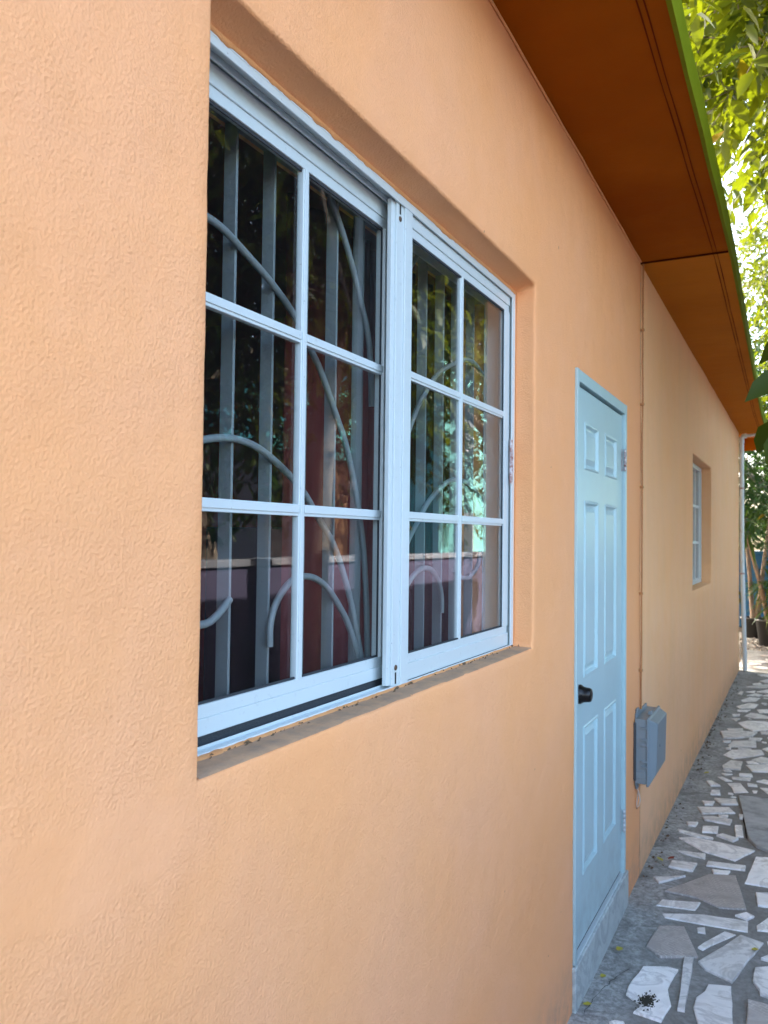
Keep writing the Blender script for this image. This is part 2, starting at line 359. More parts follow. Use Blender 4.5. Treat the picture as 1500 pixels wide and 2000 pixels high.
Z8 = lambda l: [(1080+.28*a, 1600+.28*b) for a, b in l]
Z5 = lambda l: [(1240+.19*a, 1260+.19*b) for a, b in l]
pieces8 = [
 [(1060,0),(1250,5),(1235,40),(1130,20)],[(1045,48),(1155,52),(1148,97),(1040,90)],[(1268,40),(1322,42),(1330,125),(1275,122)],
 [(870,68),(1120,130),(1115,140),(1000,122),(880,85)],[(1140,115),(1180,105),(1295,140),(1255,157)],[(880,130),(960,125),(1150,160),(1410,220),(1270,290),(1050,225)],
 [(860,215),(1065,240),(1062,277),(930,245)],[(830,290),(1007,310),(975,363),(805,330)],[(1080,292),(1345,325),(1340,358),(1068,322)],
 [(1108,350),(1238,362),(1215,390),(1120,375)],[(1415,262),(1600,272),(1610,490),(1338,445)],[(700,405),(925,395),(740,443)],
 [(720,600),(760,560),(1030,580),(990,637)],[(1415,515),(1560,522),(1580,625),(1430,605)],[(765,660),(1050,665),(1362,715),(1358,790),(900,710),(780,685)],
 [(1270,675),(1350,655),(1405,683),(1355,707)],[(1420,745),(1560,650),(1620,800),(1425,780)],[(1005,757),(1060,755),(1065,800),(1010,790)],
 [(1010,895),(1050,865),(1200,785),(1275,808),(1045,912)],[(1012,995),(1310,810),(1470,865),(1330,1030),(1250,1135),(1060,1045)],[(1450,975),(1540,930),(1560,1010)],
 [(1410,1035),(1600,1028),(1620,1250),(1500,1240),(1445,1220),(1440,1190),(1395,1130)],
 [(630,1025),(800,1030),(875,1048),(800,1180),(825,1300),(755,1415),(560,1350),(620,1300),(560,1260),(510,1220),(525,1165)],
 [(918,965),(980,970),(970,1060),(918,1340),(868,1330)],[(1085,1150),(1243,1165),(1260,1470),(1030,1500),(980,1310),(1000,1240),(1060,1200)],
 [(390,1410),(430,1398),(495,1410),(520,1470),(400,1480)],[(600,1450),(780,1440),(830,1560),(640,1580)]]
tan8 = [[(780,500),(1090,385),(1275,395),(1350,632),(1160,620),(1010,550)],[(650,890),(740,745),(915,750),(1012,962),(745,958)],[(1360,1265),(1640,1340),(1700,1520),(1340,1520)]]
pieces5 = [
 [(640,1665),(970,1672),(1032,1728),(690,1732)],[(815,1578),(1040,1590),(1062,1640),(890,1640)],[(690,1605),(820,1612),(800,1645),(720,1640)],
 [(770,1520),(790,1490),(870,1492),(880,1540),(780,1538)],[(950,1420),(1085,1420),(1168,1515),(1020,1518),(1000,1470)],[(735,1400),(790,1398),(880,1450),(780,1450)],
 [(1155,1420),(1255,1440),(1262,1458),(1165,1450)],[(1205,1495),(1262,1498),(1250,1522),(1220,1520)],[(1285,1465),(1420,1470),(1420,1535),(1368,1530)],
 [(1250,1400),(1320,1385),(1420,1400),(1420,1440)],[(995,1355),(1195,1365),(1185,1395),(1005,1378)],[(850,1355),(900,1355),(1000,1400),(930,1400)],
 [(1070,1325),(1200,1330),(1212,1355),(1075,1345)],[(890,1320),(1005,1330),(930,1340)],[(900,1235),(985,1185),(1108,1200),(1085,1285),(910,1270)],
 [(1140,1240),(1420,1228),(1430,1308),(1210,1300)],[(1140,1195),(1210,1190),(1280,1220),(1160,1218)],[(1200,1180),(1300,1150),(1420,1180),(1420,1220),(1290,1215)],
 [(910,1130),(990,1080),(1300,1080),(1330,1125),(1180,1150),(1010,1172)],[(930,1060),(990,1055),(985,1075),(940,1072)],[(1060,1060),(1200,1072),(1160,1080),(1070,1075)],
 [(960,1030),(1010,985),(1245,982),(1248,1050),(980,1045)],[(1310,1070),(1400,1050),(1420,1115)],[(880,890),(1000,880),(1260,900),(1210,940),(1040,960),(910,960)],
 [(940,855),(1110,855),(1115,882),(960,875)],[(1060,800),(1150,780),(1330,785),(1420,810),(1420,870),(1220,885),(1120,850)],[(985,755),(1085,755),(1040,782)],
 [(1120,730),(1190,695),(1270,705),(1400,740),(1400,755),(1220,750)],[(1050,665),(1190,665),(1150,685),(1055,680)],[(1255,665),(1400,660),(1400,695),(1280,695)],
 [(1040,630),(1180,595),(1270,610),(1230,650),(1080,650)],[(1090,565),(1180,535),(1290,545),(1240,580),(1110,585)],[(1055,500),(1090,475),(1115,480),(1095,515)],
 [(1150,520),(1240,500),(1310,515),(1280,525)],[(1140,480),(1240,470),(1230,490)],[(1310,520),(1400,500),(1400,530)],[(1250,480),(1400,450),(1400,495)],
 [(1140,430),(1250,415),(1400,400),(1400,440),(1200,440)],[(1210,395),(1290,385),(1310,405),(1215,408)],[(1280,372),(1400,345),(1400,390),(1330,388)],
 [(860,1750),(960,1755),(950,1780),(870,1775)],[(1070,1745),(1115,1750),(1110,1790),(1075,1785)],[(690,1765),(800,1765),(1000,1800),(980,1845),(720,1800)],
 [(530,1820),(650,1825),(625,1865),(550,1855)],[(1000,715),(1080,712),(1070,727),(1010,729)],[(905,985),(990,985),(980,1000),(915,998)],[(1180,955),(1310,960),(1290,985),(1170,970)],
 [(1290,888),(1400,890),(1400,918),(1300,912)]]
placed = []
def ragged(poly):
    out = []
    for i, p in enumerate(poly):
        q = poly[(i+1) % len(poly)]; d = math.hypot(q[0]-p[0], q[1]-p[1]); out.append(p)
        k = int(d/.07)
        for j in range(1, k+1):
            tt = j/(k+1); nn = .004*(random.random()-.5)
            out.append((p[0]+(q[0]-p[0])*tt+nn, p[1]+(q[1]-p[1])*tt-nn))
    return out
def piece(poly, m):
    c = (sum(p[0] for p in poly)/len(poly), sum(p[1] for p in poly)/len(poly)); placed.append((c, max(math.hypot(p[0]-c[0], p[1]-c[1]) for p in poly)))
    h = .0045 + random.random()*.006
    return build('marble_piece', MB().prism(ragged(poly), -.02, h+.001, .0040), m, path)
for l, Zf, m in ((pieces8, Z8, 'marble'), (tan8, Z8, 'marble_tan'), (pieces5, Z5, 'marble')):
    for poly in l:
        piece([(max(on_z(a, b, .004).x, .05), on_z(a, b, .004).y) for a, b in Zf(poly)], M[m])
nf = 0
for k in range(900):                                  # the paving goes on beside, before and beyond the traced pieces
    x = random.uniform(.14, 1.55); y = random.uniform(-3.5, 12.9); s = random.uniform(.05, .15)
    if 2.2 < y < 10.6 and x < .72-.012*y: continue
    if any(math.hypot(x-c[0], y-c[1]) < s+rr*.8+.012 for c, rr in placed): continue
    n = random.randint(4, 6); a0 = random.random()*6.28
    poly = [(x+math.cos(a0+6.283*i/n+random.uniform(-.35, .35))*s*random.uniform(.75, 1.1)*1.1, y+math.sin(a0+6.283*i/n)*s*random.uniform(.6, 1.0)) for i in range(n)]
    piece(poly, M['marble'] if random.random() < .85 else M['marble_tan']); nf += 1
    if nf > 150: break
for k in range(1500):                                 # small chips filling the gaps
    y = random.uniform(2.7, 10.6); x = random.uniform(.17+.006*y, .70); s = random.uniform(.018, .045)
    if any(math.hypot(x-c[0], y-c[1]) < s+rr*.92 for c, rr in placed): continue
    if 4.7 < y < 6 and x > .34: continue
    n = random.randint(4, 5); a0 = random.random()*6.28
    piece([(x+math.cos(a0+6.283*i/n+random.uniform(-.4, .4))*s*random.uniform(.7, 1.0), y+math.sin(a0+6.283*i/n)*s*random.uniform(.7, 1.0)) for i in range(n)], M['marble'] if random.random() < .8 else M['marble_tan'])
# square concrete cover let into the paving
cov = [on_z(a, b, .004) for a, b in ((1443, 1556), (1512, 1563), (1560, 1690), (1478, 1655), (1462, 1640))]
build('cover_slab', MB().prism([(p.x, p.y) for p in cov], -.03, .016, .004), M['cover'], path)
def strip(pts, wd, z):
    vs = []
    for i, p in enumerate(pts):
        a = Vector(pts[max(i-1, 0)]); b = Vector(pts[min(i+1, len(pts)-1)]); d = (b-a); d = Vector((-d.y, d.x)).normalized()*wd*random.uniform(.5, 1.2)
        vs += [(p[0]+d.x, p[1]+d.y, z), (p[0]-d.x, p[1]-d.y, z)]
    return MB().add(vs, [(2*i, 2*i+1, 2*i+3, 2*i+2) for i in range(len(pts)-1)])
def wiggle(pts, k=8, amp=.006):
    out = []
    for a, b in zip(pts[:-1], pts[1:]):
        for j in range(k): t_ = j/k; out.append((a[0]+(b[0]-a[0])*t_+random.uniform(-amp, amp), a[1]+(b[1]-a[1])*t_+random.uniform(-amp, amp)))
    return out+[pts[-1]]
for pts in ([(1140,1982),(1180,1930),(1230,1895)],[(1358,1484),(1393,1486)],[(1250,1660),(1290,1690)],[(1447,1556),(1458,1640)],[(1443,1554),(1505,1561)]):
    q = [on_z(a, b, 0) for a, b in pts]
    build('crack', strip(wiggle([(p.x, p.y) for p in q]), .0011 if pts[0][0] < 1440 else .004, .0062), M['crack'], path)
# moss patch on the nearest slab
mb = MB(); c0 = on_z(1263, 1955, .006)
for k in range(320):
    a = random.gauss(0, .013); b = random.gauss(0, .020); s = random.uniform(.0012, .0045)
    mb.add([(c0.x+a-s, c0.y+b-s, .0065), (c0.x+a+s, c0.y+b-s*.6, .0065), (c0.x+a+s*.2, c0.y+b+s, .0065+s)], [(0, 1, 2)])
tag(build('moss', mb, M['moss'], path), kind='stuff')

# ------------------------------------------------------------------ house
house = thing('house', (0, 4, 0), 'peach plastered house wall with burnt orange eave, running along the stone path', 'house')
WY0, WY1, WZ0, WZ1 = .853, 2.343, 1.290, 2.363       # big window opening
DY0, DY1, DZ1 = 2.834, 3.734, 2.208                  # door opening
FY0, FY1, FZ0, FZ1 = 6.284, 7.66, 1.245, 2.245       # far window opening
RAD = .006
def lines(lo, hi, step, must):
    must = sorted(set([lo, hi]+must)); out = []
    for a, b in zip(must[:-1], must[1:]):
        n = max(1, round((b-a)/step)); out += [a+(b-a)*i/n for i in range(n)]
    return out+[hi]
def wob(y, z): return .0035*noise.noise(Vector((y*1.7, z*1.7, 5.3)))+.0012*noise.noise(Vector((y*9, z*9, 1.1)))
def wall(name, y0, y1, z0, z1, step, holes, m, label=None):
    mb = MB()
    yl = lines(y0, y1, step, [v for h in holes for v in (h[0]-RAD, h[1]+RAD) if y0 < v < y1])
    zl = lines(z0, z1, step, [v for h in holes for v in (h[2]-RAD, h[3]+RAD) if z0 < v < z1])
    idx = {}; vs = []; fs = []
    def vid(i, j):
        if (i, j) not in idx: idx[i, j] = len(vs); vs.append((wob(yl[i], zl[j]), yl[i], zl[j]))
        return idx[i, j]
    for i in range(len(yl)-1):
        for j in range(len(zl)-1):
            cy, cz = (yl[i]+yl[i+1])/2, (zl[j]+zl[j+1])/2
            if any(h[0]-RAD < cy < h[1]+RAD and h[2]-RAD < cz < h[3]+RAD for h in holes): continue
            fs.append((vid(i, j), vid(i+1, j), vid(i+1, j+1), vid(i, j+1)))
    for (a, b, c, d, depth, drop) in holes:
        A, B, C_, D_ = a-RAD, b+RAD, c-RAD, d+RAD
        iy = [i for i, v in enumerate(yl) if A-1e-6 <= v <= B+1e-6]; jz = [j for j, v in enumerate(zl) if C_-1e-6 <= v <= D_+1e-6]
        ring = [(i, jz[0]) for i in iy[:-1]]+[(iy[-1], j) for j in jz[:-1]]+[(i, jz[-1]) for i in iy[::-1][:-1]]+[(iy[0], j) for j in jz[::-1][:-1]]
        rings = [[vid(*t) for t in ring]]
        for off, x in ((.0018, -.0018), (0, -RAD), (0, -RAD-.004), (0, -depth)):
            row = []
            for (i, j) in ring:
                y, z = yl[i], zl[j]; wz = .0012*noise.noise(Vector((y*23, z*23, 8)))+.0008*noise.noise(Vector((y*70, z*70, 2)))
                y2 = min(max(y, a-off), b+off); z2 = min(max(z, c-off), d+off)
                if drop and x == -depth:
                    z2 = min(z2, d-drop)
                if abs(y2-y) > 1e-7: y2 += wz
                if abs(z2-z) > 1e-7: z2 += wz
                row.append(len(vs)); vs.append((x+(wob(y, z) if x > -.02 else 0), y2, z2))
            rings.append(row)
        for r1, r2 in zip(rings[:-1], rings[1:]):
            n = len(r1)
            for k in range(n): fs.append((r1[k], r1[(k+1) % n], r2[(k+1) % n], r2[k]))
    mb.add(vs, fs, True)
    return build(name, mb, m, house, label=label)
wall('wall', .1, 4.117, -.03, 2.985, .025, [(WY0, WY1, WZ0, WZ1, .058, .016), (DY0, DY1, -.0299+RAD, DZ1, .10, 0)], M['wall'])
wall('wall', -3.5, .1, -.03, 2.985, .12, [], M['wall'])
wall('wall', 4.123, 11.2, -.03, 2.985, .06, [(FY0, FY1, FZ0, FZ1, .20, 0)], M['wall_far'], 'paler weathered stretch of the peach wall past the joint')
build('wall_joint', bx(-.06, -.004, 4.112, 4.128, 0, 2.98), M['sofline'], house)
# the wall behind the big window frame, then the dark room
mb = MB()
for a in ((-.23, -.059, WY0-.05, WY0+.012, WZ0-.05, WZ1+.05), (-.23, -.0592, WY1-.006, WY1+.05, WZ0-.05, WZ1+.05), (-.23, -.0594, WY0, WY1, WZ1-.014, WZ1+.05), (-.23, -.0596, WY0, WY1, WZ0-.06, WZ0-.004)): mb.box(*a)
build('window_lining', mb, M['wall'], house)
mb = MB(); X0, X1, Y0, Y1, Zb, Zt = -3.6, -.23, -1.6, 4.0, .1, 2.9
mb.add([(X0, Y0, Zb), (X1, Y0, Zb), (X1, Y1, Zb), (X0, Y1, Zb), (X0, Y0, Zt), (X1, Y0, Zt), (X1, Y1, Zt), (X0, Y1, Zt)], [(0, 1, 2, 3), (4, 5, 6, 7), (0, 1, 5, 4), (2, 3, 7, 6), (0, 3, 7, 4)])
build('room', mb, M['room'], house)
build('cupboard', bx(-2.0, -1.4, 3.3, 3.9, .1, 1.65), M['navy'], house, .01)
mb = MB(); vs = []
for i in range(96):
    y = 1.95+i*.022; x = -.62+.035*math.sin(i*1.05)+.012*math.sin(i*2.3); vs += [(x, y, .15), (x, y, 2.6)]
mb.add(vs, [(2*i, 2*i+2, 2*i+3, 2*i+1) for i in range(95)], True); build('curtain', mb, M['curtain'], house)
# outer shell: rear and end walls, roof slab, eave
mb = MB()
mb.box(-7.2, -7.0, -3.5, 11.19, -.03, 2.99); mb.box(-6.99, -.02, 11.0, 11.195, -.03, 2.99); mb.box(-6.99, -.02, -3.49, -3.3, -.03, 2.99)
build('rear_wall', mb, M['wall_far'], house)
def ex(y): return .403 if y < 4.2 else .403-.085*(y-4.2)/5.3 if y < 9.5 else .318-.004*(y-9.5)
EY = [-3.7, -1, 1, 2, 3, 4.114, 4.120, 5, 6, 7, 8, 9, 10, 11, 11.75]
def sheet(y0, y1, xa, xb, za, zb, name, m, wobble=0):
    yy = [y0+(y1-y0)*i/80 for i in range(81)]
    vs = []
    for y in yy:
        A = xa(y)+wobble*noise.noise(Vector((y*3, 1, 0)))
        B = xb(y)+wobble*noise.noise(Vector((y*3, 7, 0))); vs += [(A, y, za), (B, y, za), (B, y, zb), (A, y, zb)]
    fs = [(4*i+k, 4*i+(k+1) % 4, 4*i+4+(k+1) % 4, 4*i+4+k) for i in range(80) for k in range(4)]+[(0, 1, 2, 3), (320, 321, 322, 323)]
    return build(name, MB().add(vs, fs), m, house)
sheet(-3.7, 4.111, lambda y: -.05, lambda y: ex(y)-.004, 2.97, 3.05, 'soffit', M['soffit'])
M['soffit_bounce_lit'] = plaster('bounce_lit_orange_soffit_paint', (.48, .155, .010), (.54, .19, .018), .6, .45, False, (.36, .12, .012), .03)  # far panel painted lighter: bounce from the sunlit ground put into its colour
sheet(4.121, 11.75, lambda y: -.05, lambda y: ex(y)-.004, 2.966, 3.05, 'soffit', M['soffit_bounce_lit'])
for d0 in (.072, .055):
    sheet(-3.7, 4.1105, lambda y: ex(y)-d0, lambda y: ex(y)-d0+.0032, 2.9682, 2.9705, 'drip_line', M['sofline'], .0025)
    sheet(4.1215, 11.75, lambda y: ex(y)-d0, lambda y: ex(y)-d0+.0036, 2.9642, 2.9665, 'drip_line', M['sofline'], .0025)
sheet(-3.7, 11.76, lambda y: ex(y)-.0035, lambda y: ex(y)+.009, 2.9665, 3.088, 'fascia', M['green'], .003)
sheet(-3.7, 11.74, lambda y: -7.4, lambda y: ex(y)-.005, 3.051, 3.085, 'roof', M['concrete'])
build('eave_end_board', bx(-.02, .30, 11.752, 11.775, 2.80, 3.04), M['soffit'], house)
M['seam'] = mat('dark_seam', (.05, .009, .002), .9, spec=.02)
build('soffit_seam', bx(-.02, .3975, 4.1105, 4.1215, 2.9635, 3.04), M['seam'], house)
mb = MB(); pts = [(0.004+.003*noise.noise(Vector((y*4, 0, 0))), y, 2.9695+.002*noise.noise(Vector((y*6, 3, 0)))) for y in np.linspace(-3, 4.1, 120)]
build('eave_bead', mb.tube(pts, .0045, 6), M['caulk'], house)
mb = MB(); pts = [(0.004+.003*noise.noise(Vector((y*4, 0, 0))), y, 2.9705) for y in np.linspace(4.13, 11.19, 120)]
build('eave_bead', mb.tube(pts, .004, 6), M['sofline'], house)

# ------------------------------------------------------------------ big sliding window
F = MB()                                              # outer frame: sill track, head channel, jambs
F.box(-.150, -.060, WY0+.006, WY1-.006, 1.2865, 1.2925)
for x0, x1, zt in ((-.0635, -.0600, 1.2985), (-.0900, -.0870, 1.2985), (-.1500, -.1460, 1.320)): F.box(x0, x1, WY0+.007, WY1-.007, 1.2922, zt)
F.box(-.150, -.060, WY0+.006, WY1-.006, 2.3365, 2.345)
for x0, x1, zb in ((-.0640, -.0600, 2.3225), (-.0905, -.0865, 2.3255), (-.1500, -.1460, 2.310)): F.box(x0, x1, WY0+.007, WY1-.007, zb, 2.3368)
for y0, y1 in ((WY0+.004, WY0+.010), (WY1-.010, WY1-.004)): F.box(-.1502, -.0598, y0, y1, 1.2860, 2.3455)
for x0, x1 in ((-.0640, -.0602), (-.0900, -.0870), (-.1500, -.1462)):
    F.box(x0, x1, WY0+.0095, WY0+.030, 1.2924, 2.3366); F.box(x0, x1, WY1-.028, WY1-.0097, 1.2924, 2.3366)
win = build('window', F, M['alu'], house, .0012, label='white aluminium two-panel sliding window with small panes')
def sash(y0, y1, xf, xb, left):
    """one sliding panel: rails, stiles, glazing bars and six panes"""
    gy0, gy1, gz0, gz1 = y0+.046, y1-.044, 1.354, 2.278
    zb, zt = 1.3085 if left else 1.2975, 2.332
    r_ = MB().box(xb, xf, y0, y1, zb, gz0-.020).box(xb+.001, xf-.0035, y0+.001, y1-.001, gz0-.0202, gz0)
    build('bottom_rail', r_, M['alu'], win, .0012)
    r_ = MB().box(xb, xf, y0, y1, gz1+.020, zt).box(xb+.001, xf-.0035, y0+.001, y1-.001, gz1, gz1+.0202)
    build('top_rail', r_, M['alu'], win, .0012)
    for a, b in ((y0, gy0), (gy1, y1)):
        build('stile', MB().box(xb+.0005, xf-.001, a+.0005, b, gz0, gz1), M['alu'], win, .0012)
    ym = (gy0+gy1)/2-(.012 if left else -.0); xm = (xf+xb)/2
    my0, my1 = (1.2405, 1.2595) if left else (1.931, 1.951)
    zz = (1.6455, 1.6665, 1.9585, 1.9795)
    build('muntin', MB().box(xm-.006, xf-.0045, my0, my1, gz0-.001, gz1+.001).box(xm-.004, xf-.0022, my0+.0035, my1-.0035, gz0-.0008, gz1+.0008), M['alu'], win, .001)
    for k in (0, 2):
        for a, b in ((gy0-.001, my0+.0005), (my1-.0005, gy1+.001)):
            build('muntin', MB().box(xm-.0055, xf-.005, a, b, zz[k], zz[k+1]).box(xm-.004, xf-.0025, a, b, zz[k]+.0055, zz[k+1]-.001), M['alu'], win, .001)
    for a, b in ((gy0-.004, my0+.004), (my1-.004, gy1+.004)):
        for c, d in ((gz0-.004, zz[0]+.004), (zz[1]-.004, zz[2]+.004), (zz[3]-.004, gz1+.004)):
            build('pane', MB().box(xm-.0025, xm+.0015, a, b, c, d), M['glass'], win)
    sl_ = MB()                                        # rubber glazing line round the glass
    for a, b, c, d in ((gy0, gy1, gz0, gz0+.004), (gy0, gy1, gz1-.005, gz1), (gy0, gy0+.004, gz0, gz1), (gy1-.004, gy1, gz0, gz1)): sl_.box(xm+.0018, xm+.0045, a, b, c, d)
    build('glazing_seal', sl_, M['brush'], win)
    build('pile_seal', MB().box(xb+.004, xf-.004, y0+.004, y1-.004, 1.2927, zb+.001), M['brush'], win)
sash(.884, 1.606, -.100, -.124, True)
sash(1.571, 2.315, -.068, -.0855, False)
post = MB().box(-.0815, -.0612, 1.580, 1.6165, 1.2935, 2.3320).box(-.0812, -.0655, 1.546, 1.5802, 1.2960, 2.3300).box(-.0810, -.0705, 1.531, 1.5462, 1.2990, 2.3280)
build('meeting_post', post, M['alu'], win, .0012)
for (py, pz, s) in ((1.561, 2.292, 1), (1.563, 1.334, -1)):
    build('screw', MB().lathe([(0, .0062), (.0016, .0056), (.0024, .003), (.0016, .0012), (.0012, 0)], (-.0654, py, pz), (1, 0, 0), 14), M['screw'], win)
    build('screw_slot', MB().box(-.0654, -.0646, py-.0028, py+.0028, *sorted((pz+s*.010, pz+s*.034))), M['gap'], win)
build('latch', MB().box(-.0640, -.0575, 2.306, 2.317, 1.77, 1.90).box(-.0600, -.0555, 2.3085, 2.3145, 1.80, 1.87), M['hinge'], win, .001)
# ragged paint and filler where the plaster meets the frame
mb = MB(); vs = []; yy = np.linspace(WY0+.004, WY1-.004, 260)
for y in yy:
    e = .006*noise.noise(Vector((y*7, 0, 3)))+.005*noise.noise(Vector((y*31, 0, 1)))+.002*noise.noise(Vector((y*90, 2, 1)))
    zb = 2.3405-max(0, e)*1.2; vs += [(-.0575, y, 2.352), (-.0578, y, zb), (-.0601, y, zb-.0004)]
fs = [(3*i+k, 3*i+3+k, 3*i+4+k, 3*i+1+k) for i in range(259) for k in (0, 1)]
build('paint_edge', mb.add(vs, fs, True), M['caulk'], win)
mb = MB(); vs = []
for y in yy:
    e = .004*noise.noise(Vector((y*9, 4, 3)))+.004*noise.noise(Vector((y*37, 4, 1)))
    vs += [(-.052+e, y, 1.2908), (-.0595, y, 1.2960+abs(e)*.6), (-.0612, y, 1.2962)]
build('paint_edge', mb.add(vs, [(3*i+k, 3*i+3+k, 3*i+4+k, 3*i+1+k) for i in range(259) for k in (0, 1)], True), M['caulk'], win)

m = M['sill'] = mat('shaded_dirty_sill_paint', (.40, .25, .15), .8, spec=.1); g = world_pos(m)  # darker than the wall: shade below the eave put into the colour, plus dirt
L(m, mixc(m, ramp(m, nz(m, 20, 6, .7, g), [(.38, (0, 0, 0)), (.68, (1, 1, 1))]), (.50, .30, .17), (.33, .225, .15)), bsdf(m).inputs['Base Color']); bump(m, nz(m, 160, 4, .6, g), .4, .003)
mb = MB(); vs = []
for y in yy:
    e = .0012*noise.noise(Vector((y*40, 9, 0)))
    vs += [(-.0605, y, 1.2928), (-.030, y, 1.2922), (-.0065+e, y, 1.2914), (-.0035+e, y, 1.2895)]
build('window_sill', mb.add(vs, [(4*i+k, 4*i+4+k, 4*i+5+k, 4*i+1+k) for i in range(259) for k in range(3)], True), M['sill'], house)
mb = MB()
for k in range(90):
    y = random.uniform(WY0+.05, WY1-.01); x = -.057+abs(random.gauss(0, .008)); s_ = random.uniform(.001, .0035); a = random.random()*6.28
    if k > 70: s_ *= 1.8
    c, d = math.cos(a)*s_*1.8, math.sin(a)*s_*1.8
    mb.add([(x-c*.4, y-d, 1.2932), (x+d*.3, y-c*.3, 1.2932), (x+c*.4, y+d, 1.2932+s_*.5), (x, y, 1.2932+s_)], [(0, 1, 3), (1, 2, 3), (0, 3, 2)])
tag(build('sill_debris', mb, M['debris'], house), kind='stuff')

# security grille behind the glass
gb = MB()
gb.box(-.186, -.160, WY0+.015, WY1-.01, 1.311, 1.319)
gri = build('security_grille', gb, M['grille'], house, .001, label='grey iron burglar bars with curling rods behind the glass')
build('bar', MB().box(-.186, -.160, WY0+.015, WY1-.01, 2.321, 2.329), M['grille'], gri, .001)
for k in range(-2, 11):
    y = 1.121+.1142*k
    build('bar', MB().box(-.186, -.160, y-.0065, y, 1.318, 2.322), M['grille'], gri, .0008)
CURV = {'A': [(.93,2.10),(.985,2.122),(1.042,2.123),(1.082,2.116),(1.143,2.094),(1.208,2.071),(1.29,2.03),(1.353,1.972),(1.39,1.94),(1.449,1.862),(1.493,1.808),(1.526,1.738),(1.56,1.654),(1.589,1.529),(1.603,1.325)],
 'B': [(.90,1.70),(.97,1.745),(1.042,1.765),(1.105,1.774),(1.166,1.769),(1.222,1.752),(1.298,1.716),(1.344,1.686),(1.383,1.649),(1.45,1.596),(1.501,1.517),(1.54,1.439),(1.580,1.325)],
 'C': [(1.227,1.41),(1.226,1.451),(1.244,1.489),(1.28,1.519),(1.309,1.531),(1.359,1.533),(1.414,1.515),(1.459,1.481),(1.516,1.426),(1.575,1.325)],
 'D': [(1.40,2.318),(1.457,2.26),(1.514,2.185),(1.547,2.126),(1.582,2.071),(1.600,2.007),(1.606,1.90)],
 'E': [(.92,1.56),(.95,1.51),(.99,1.475),(1.044,1.463),(1.08,1.479),(1.109,1.503)]}
def smooth(pts, it=2):
    for _ in range(it):
        q = [pts[0]]
        for a, b in zip(pts[:-1], pts[1:]): q += [(a[0]*.75+b[0]*.25, a[1]*.75+b[1]*.25), (a[0]*.25+b[0]*.75, a[1]*.25+b[1]*.75)]
        pts = q+[pts[-1]]
    return pts
for key, pts in CURV.items():
    for s in (0, 1):
        if key == 'E' and s: pts2 = [(2.10,1.52),(2.14,1.50),(2.20,1.493),(2.234,1.502),(2.288,1.523),(2.31,1.57)]
        else: pts2 = [(3.245-y, z) for y, z in pts] if s else pts
        build('curled_rod', MB().tube([(-.1535, y, z) for y, z in smooth(pts2)], .0065, 10), M['grille'], gri)

# ------------------------------------------------------------------ door
SX = -.007; sy = [2.862, 2.995, 3.226, 3.344, 3.579, 3.700]; sz = [.172, .398, .932, 1.106, 1.753, 1.865, 2.040, 2.156]
mb = MB(); vs = [(SX, y, z) for y in sy for z in sz]; fs = []
for i in range(5):
    for j in range(7):
        if i in (1, 3) and j in (1, 3, 5): continue
        fs.append((i*8+j, (i+1)*8+j, (i+1)*8+j+1, i*8+j+1))
mb.add(vs, fs); mb.add([(SX, 2.862, .172), (SX, 3.70, .172), (SX, 3.70, 2.156), (SX, 2.862, 2.156), (-.05, 2.862, .172), (-.05, 3.70, .172), (-.05, 3.70, 2.156), (-.05, 2.862, 2.156)], [(0, 1, 5, 4), (1, 2, 6, 5), (2, 3, 7, 6), (3, 0, 4, 7), (4, 5, 6, 7)])
door = build('door', mb, M['door'], house, label='pale blue six-panel door with a dark round knob')
for i in (1, 3):
    for j in (1, 3, 5):
        a, b, c, d = sy[i], sy[i+1], sz[j], sz[j+1]; vs = []; fs = []
        prof = [(0, 0), (.005, .0035), (.010, .0025), (.016, -.009), (.024, -.011), (.042, -.0025), (.046, -.0022)]
        for o_, x_ in prof: vs += [(SX+x_, a+o_, c+o_), (SX+x_, b-o_, c+o_), (SX+x_, b-o_, d-o_), (SX+x_, a+o_, d-o_)]
        for k in range(len(prof)-1): fs += [(4*k+t_, 4*k+(t_+1) % 4, 4*k+4+(t_+1) % 4, 4*k+4+t_) for t_ in range(4)]
        k = 4*(len(prof)-1); fs.append((k, k+1, k+2, k+3))
        build('panel', MB().add(vs, fs), M['door'], door)
fr_ = MB().box(-.10, .0085, DY0-.002, 2.856, .155, 2.2085).box(-.10, .0080, 3.706, DY1+.002, .155, 2.2083).box(-.10, .0070, 2.856, 3.706, 2.166, 2.2075)
fr_.box(-.10, -.052, 2.856, 2.875, .155, 2.166).box(-.10, -.052, 3.69, 3.706, .155, 2.166).box(-.10, -.052, 2.87, 3.70, 2.146, 2.1662)
build('door_frame', fr_, M['door'], door, .002)
build('door_sweep', bx(-.048, -.012, 2.858, 3.704, .1575, .1718), M['gap'], door)
kb = MB().lathe([(0, .0335), (.004, .0345), (.010, .0335), (.014, .0300), (.020, .0272), (.028, .0262), (.038, .0250), (.044, .0225), (.0465, .017), (.046, .010), (.047, 0)], (SX, 2.925, 1.060), (1, 0, 0), 28)
build('knob', kb, M['knob'], door)
for z in (1.912, .335):
    h_ = MB()
    for k in range(5): h_.lathe([(0, 0), (0, .0055), (.0185, .0055), (.0185, 0)], (.006, 3.703, z+.0195*k), (0, 0, 1), 12)
    h_.box(-.006, -.0055, 3.684, 3.702, z, z+.097)
    build('hinge', h_, M['hinge'] if z > 1 else M['hinge_painted'], door)
st = MB().box(-.12, .014, DY0-.012, DY1+.035, -.02, .150)
build('doorstep', st, M['marble_step'], house, .004, label='grey marble slab facing the step below the blue door')
build('threshold', bx(-.10, .004, 2.856, 3.706, .1500, .1575), M['alu'], house, .001)

